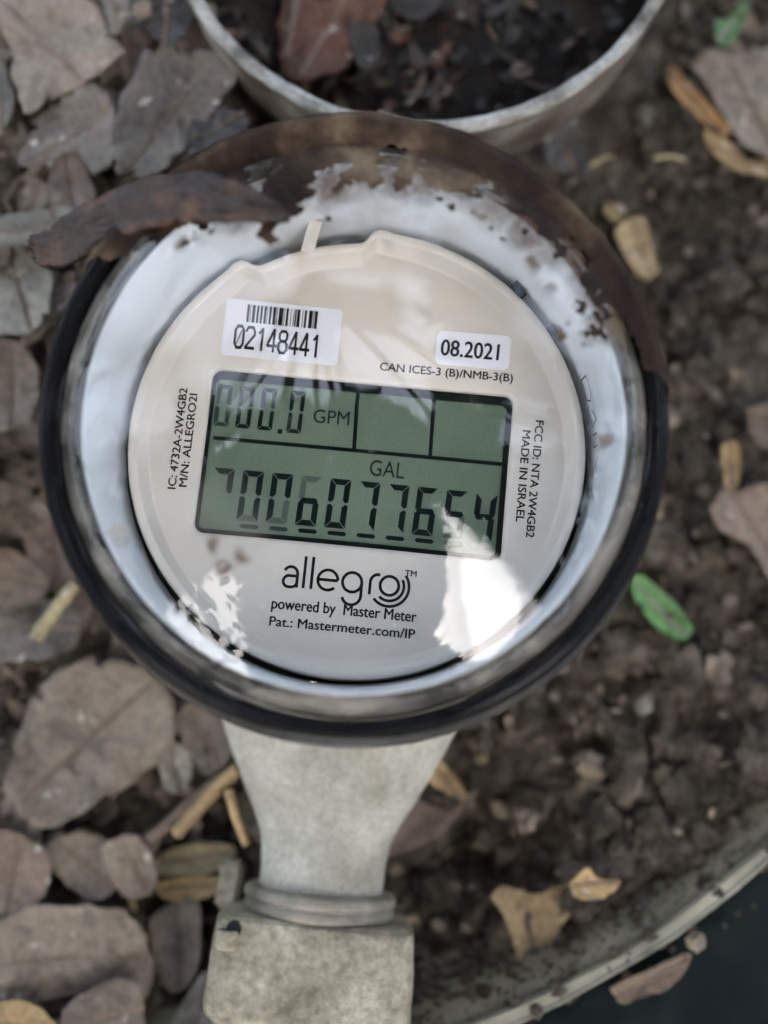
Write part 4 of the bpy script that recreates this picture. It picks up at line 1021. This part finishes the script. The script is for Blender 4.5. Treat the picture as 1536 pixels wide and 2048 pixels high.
# ------------------------------------------------------------------ the tree unseen overhead, added to shade the scene and shape the lens glare
rng = random.Random(8)
added_tree = empty("added_tree", (-700, 2300, GZ)); tag(added_tree, "unseen broadleaf crown added overhead, cut with gaps to shape the glare in the glass", "added_tree")
T0 = Vector((-700, 2300, GZ))
def dir_of(az, el): a, e = rad(az), rad(el); return Vector((math.sin(a) * math.cos(e), math.cos(a) * math.cos(e), math.sin(e)))
def local_tube(pts, r0, r1, sides=8):
    V, F = [], []; k = len(pts)
    for i, p in enumerate(pts):
        a = Vector(pts[max(i-1, 0)]); b = Vector(pts[min(i+1, k-1)]); d = (b - a).normalized(); r = r0 + (r1 - r0) * i / (k - 1)
        s1 = d.cross(Vector((0.13, 0.2, 1))).normalized(); s2 = s1.cross(d)
        for q in range(sides): an = 6.2832 * q / sides; V.append(Vector(p) + (s1 * math.cos(an) + s2 * math.sin(an)) * r)
    for i in range(k - 1):
        for q in range(sides): q2 = (q + 1) % sides; F.append((i*sides + q, i*sides + q2, (i+1)*sides + q2, (i+1)*sides + q))
    return V, F
trunk = smooth_prof([(0, 0, 0), (40, -30, 700), (90, -120, 1500), (200, -330, 2150)], 5)
V, F = local_tube(trunk, 130, 85, 14); recalc(obj("trunk", V, F, LM["brown"], added_tree))
tips = [(-150, 45), (-95, 50), (-60, 62), (-20, 50), (0, 75), (25, 52), (60, 55), (85, 48), (100, 60), (160, 58), (175, 70), (-170, 60), (-110, 70), (60, 38)]
limbs = []
for az, el in tips:
    e_ = dir_of(az, el) * 1750 - T0; st0 = Vector(trunk[-1]); mid = (st0 + e_) / 2 + Vector((0, 0, 250))
    lb_ = smooth_prof([tuple(st0), tuple((st0 + mid) / 2 + Vector((0, 0, 110))), tuple(mid), tuple((mid + e_) / 2 + Vector((0, 0, 90))), tuple(e_)], 4); limbs.append(lb_)
    V, F = local_tube(lb_, 45, 6, 8); recalc(obj("limb", V, F, LM["brown"], added_tree))
def inside(poly, x, y):
    c = False; n = len(poly)
    for i in range(n):
        (x1, y1), (x2, y2) = poly[i], poly[i - 1]
        if (y1 > y) != (y2 > y) and x < (x2 - x1) * (y - y1) / (y2 - y1) + x1: c = not c
    return c
GLARE_GAPS = [[(112, 74), (119, 55), (127, 44), (145, 34), (156, 50), (140, 62)], [(-122, 56), (-124, 36), (-138, 30), (-153, 33), (-146, 46), (-135, 54)]]  # crown openings cut to place the two glare wedges on the lens
mbt = MB(); VV, FF = [], []
k = 0
while k < 24000:
    el = math.degrees(math.asin(rng.uniform(math.sin(rad(5)), 1))); az = rng.uniform(-180, 180)
    south = rng.random() < 0.30                                     # extra leaves packed toward the sun to plug stray glare
    if south:
        a_ = rng.uniform(0, 6.2832); c_ = math.acos(1 - rng.random() * (1 - math.cos(rad(47)))); q1 = Vector((1, 0, 0)); q2 = sdir.cross(q1)
        d_ = sdir * math.cos(c_) + (q1 * math.cos(a_) + q2 * math.sin(a_)) * math.sin(c_)
        el = math.degrees(math.asin(d_.z)); az = math.degrees(math.atan2(d_.x, d_.y))
        if el < 8: continue
    if inside(GLARE_GAPS[0], az, el) and rng.random() < 0.997: continue
    if inside(GLARE_GAPS[1], az, el) and rng.random() < 0.92: continue
    if not south and nz(*(dir_of(az, el) * 5), 1.0, 2) > (0.5 if abs(az) > 80 else 0.12): continue                        # noise openings, wider to the north to brighten the dial
    k += 1
    rho = rng.uniform(1450, 2300) * (1.25 if el < 40 else 1); b0_ = dir_of(az, el) * rho - T0
    ld = Vector((rng.uniform(-1, 1), rng.uniform(-1, 1), rng.uniform(-.6, .3))).normalized(); ln_ = rng.uniform(80, 140); wd = ln_ * rng.uniform(.2, .3)
    sn = ld.cross(Vector((rng.uniform(-.5, .5), rng.uniform(-.5, .5), 1))).normalized(); un = sn.cross(ld); b = len(VV)
    for t, w in ((-.5, .1), (-.25, .85), (0, 1), (.28, .6), (.5, .03)):
        c = b0_ + ld * ln_ * t + un * (-12 * t * t)
        VV += [c - sn * wd * w + un * 4 * w, c, c + sn * wd * w + un * 4 * w]
    for i in range(4):
        for j in (0, 1): FF.append((b + i*3 + j, b + i*3 + j + 1, b + i*3 + j + 4, b + i*3 + j + 3))
    if k % 9 == 0: mbt.add(local_tube([tuple(b0_ - ld * 160), tuple(b0_ - Vector((0, 0, 8))), tuple(b0_ + ld * 120)], 4, 2, 5))
recalc(obj("branchlet", mbt.V, mbt.F, LM["brown"], added_tree))["kind"] = "stuff"
fo = obj("shading_foliage", VV, FF, LM["green"], added_tree); fo["kind"] = "stuff"
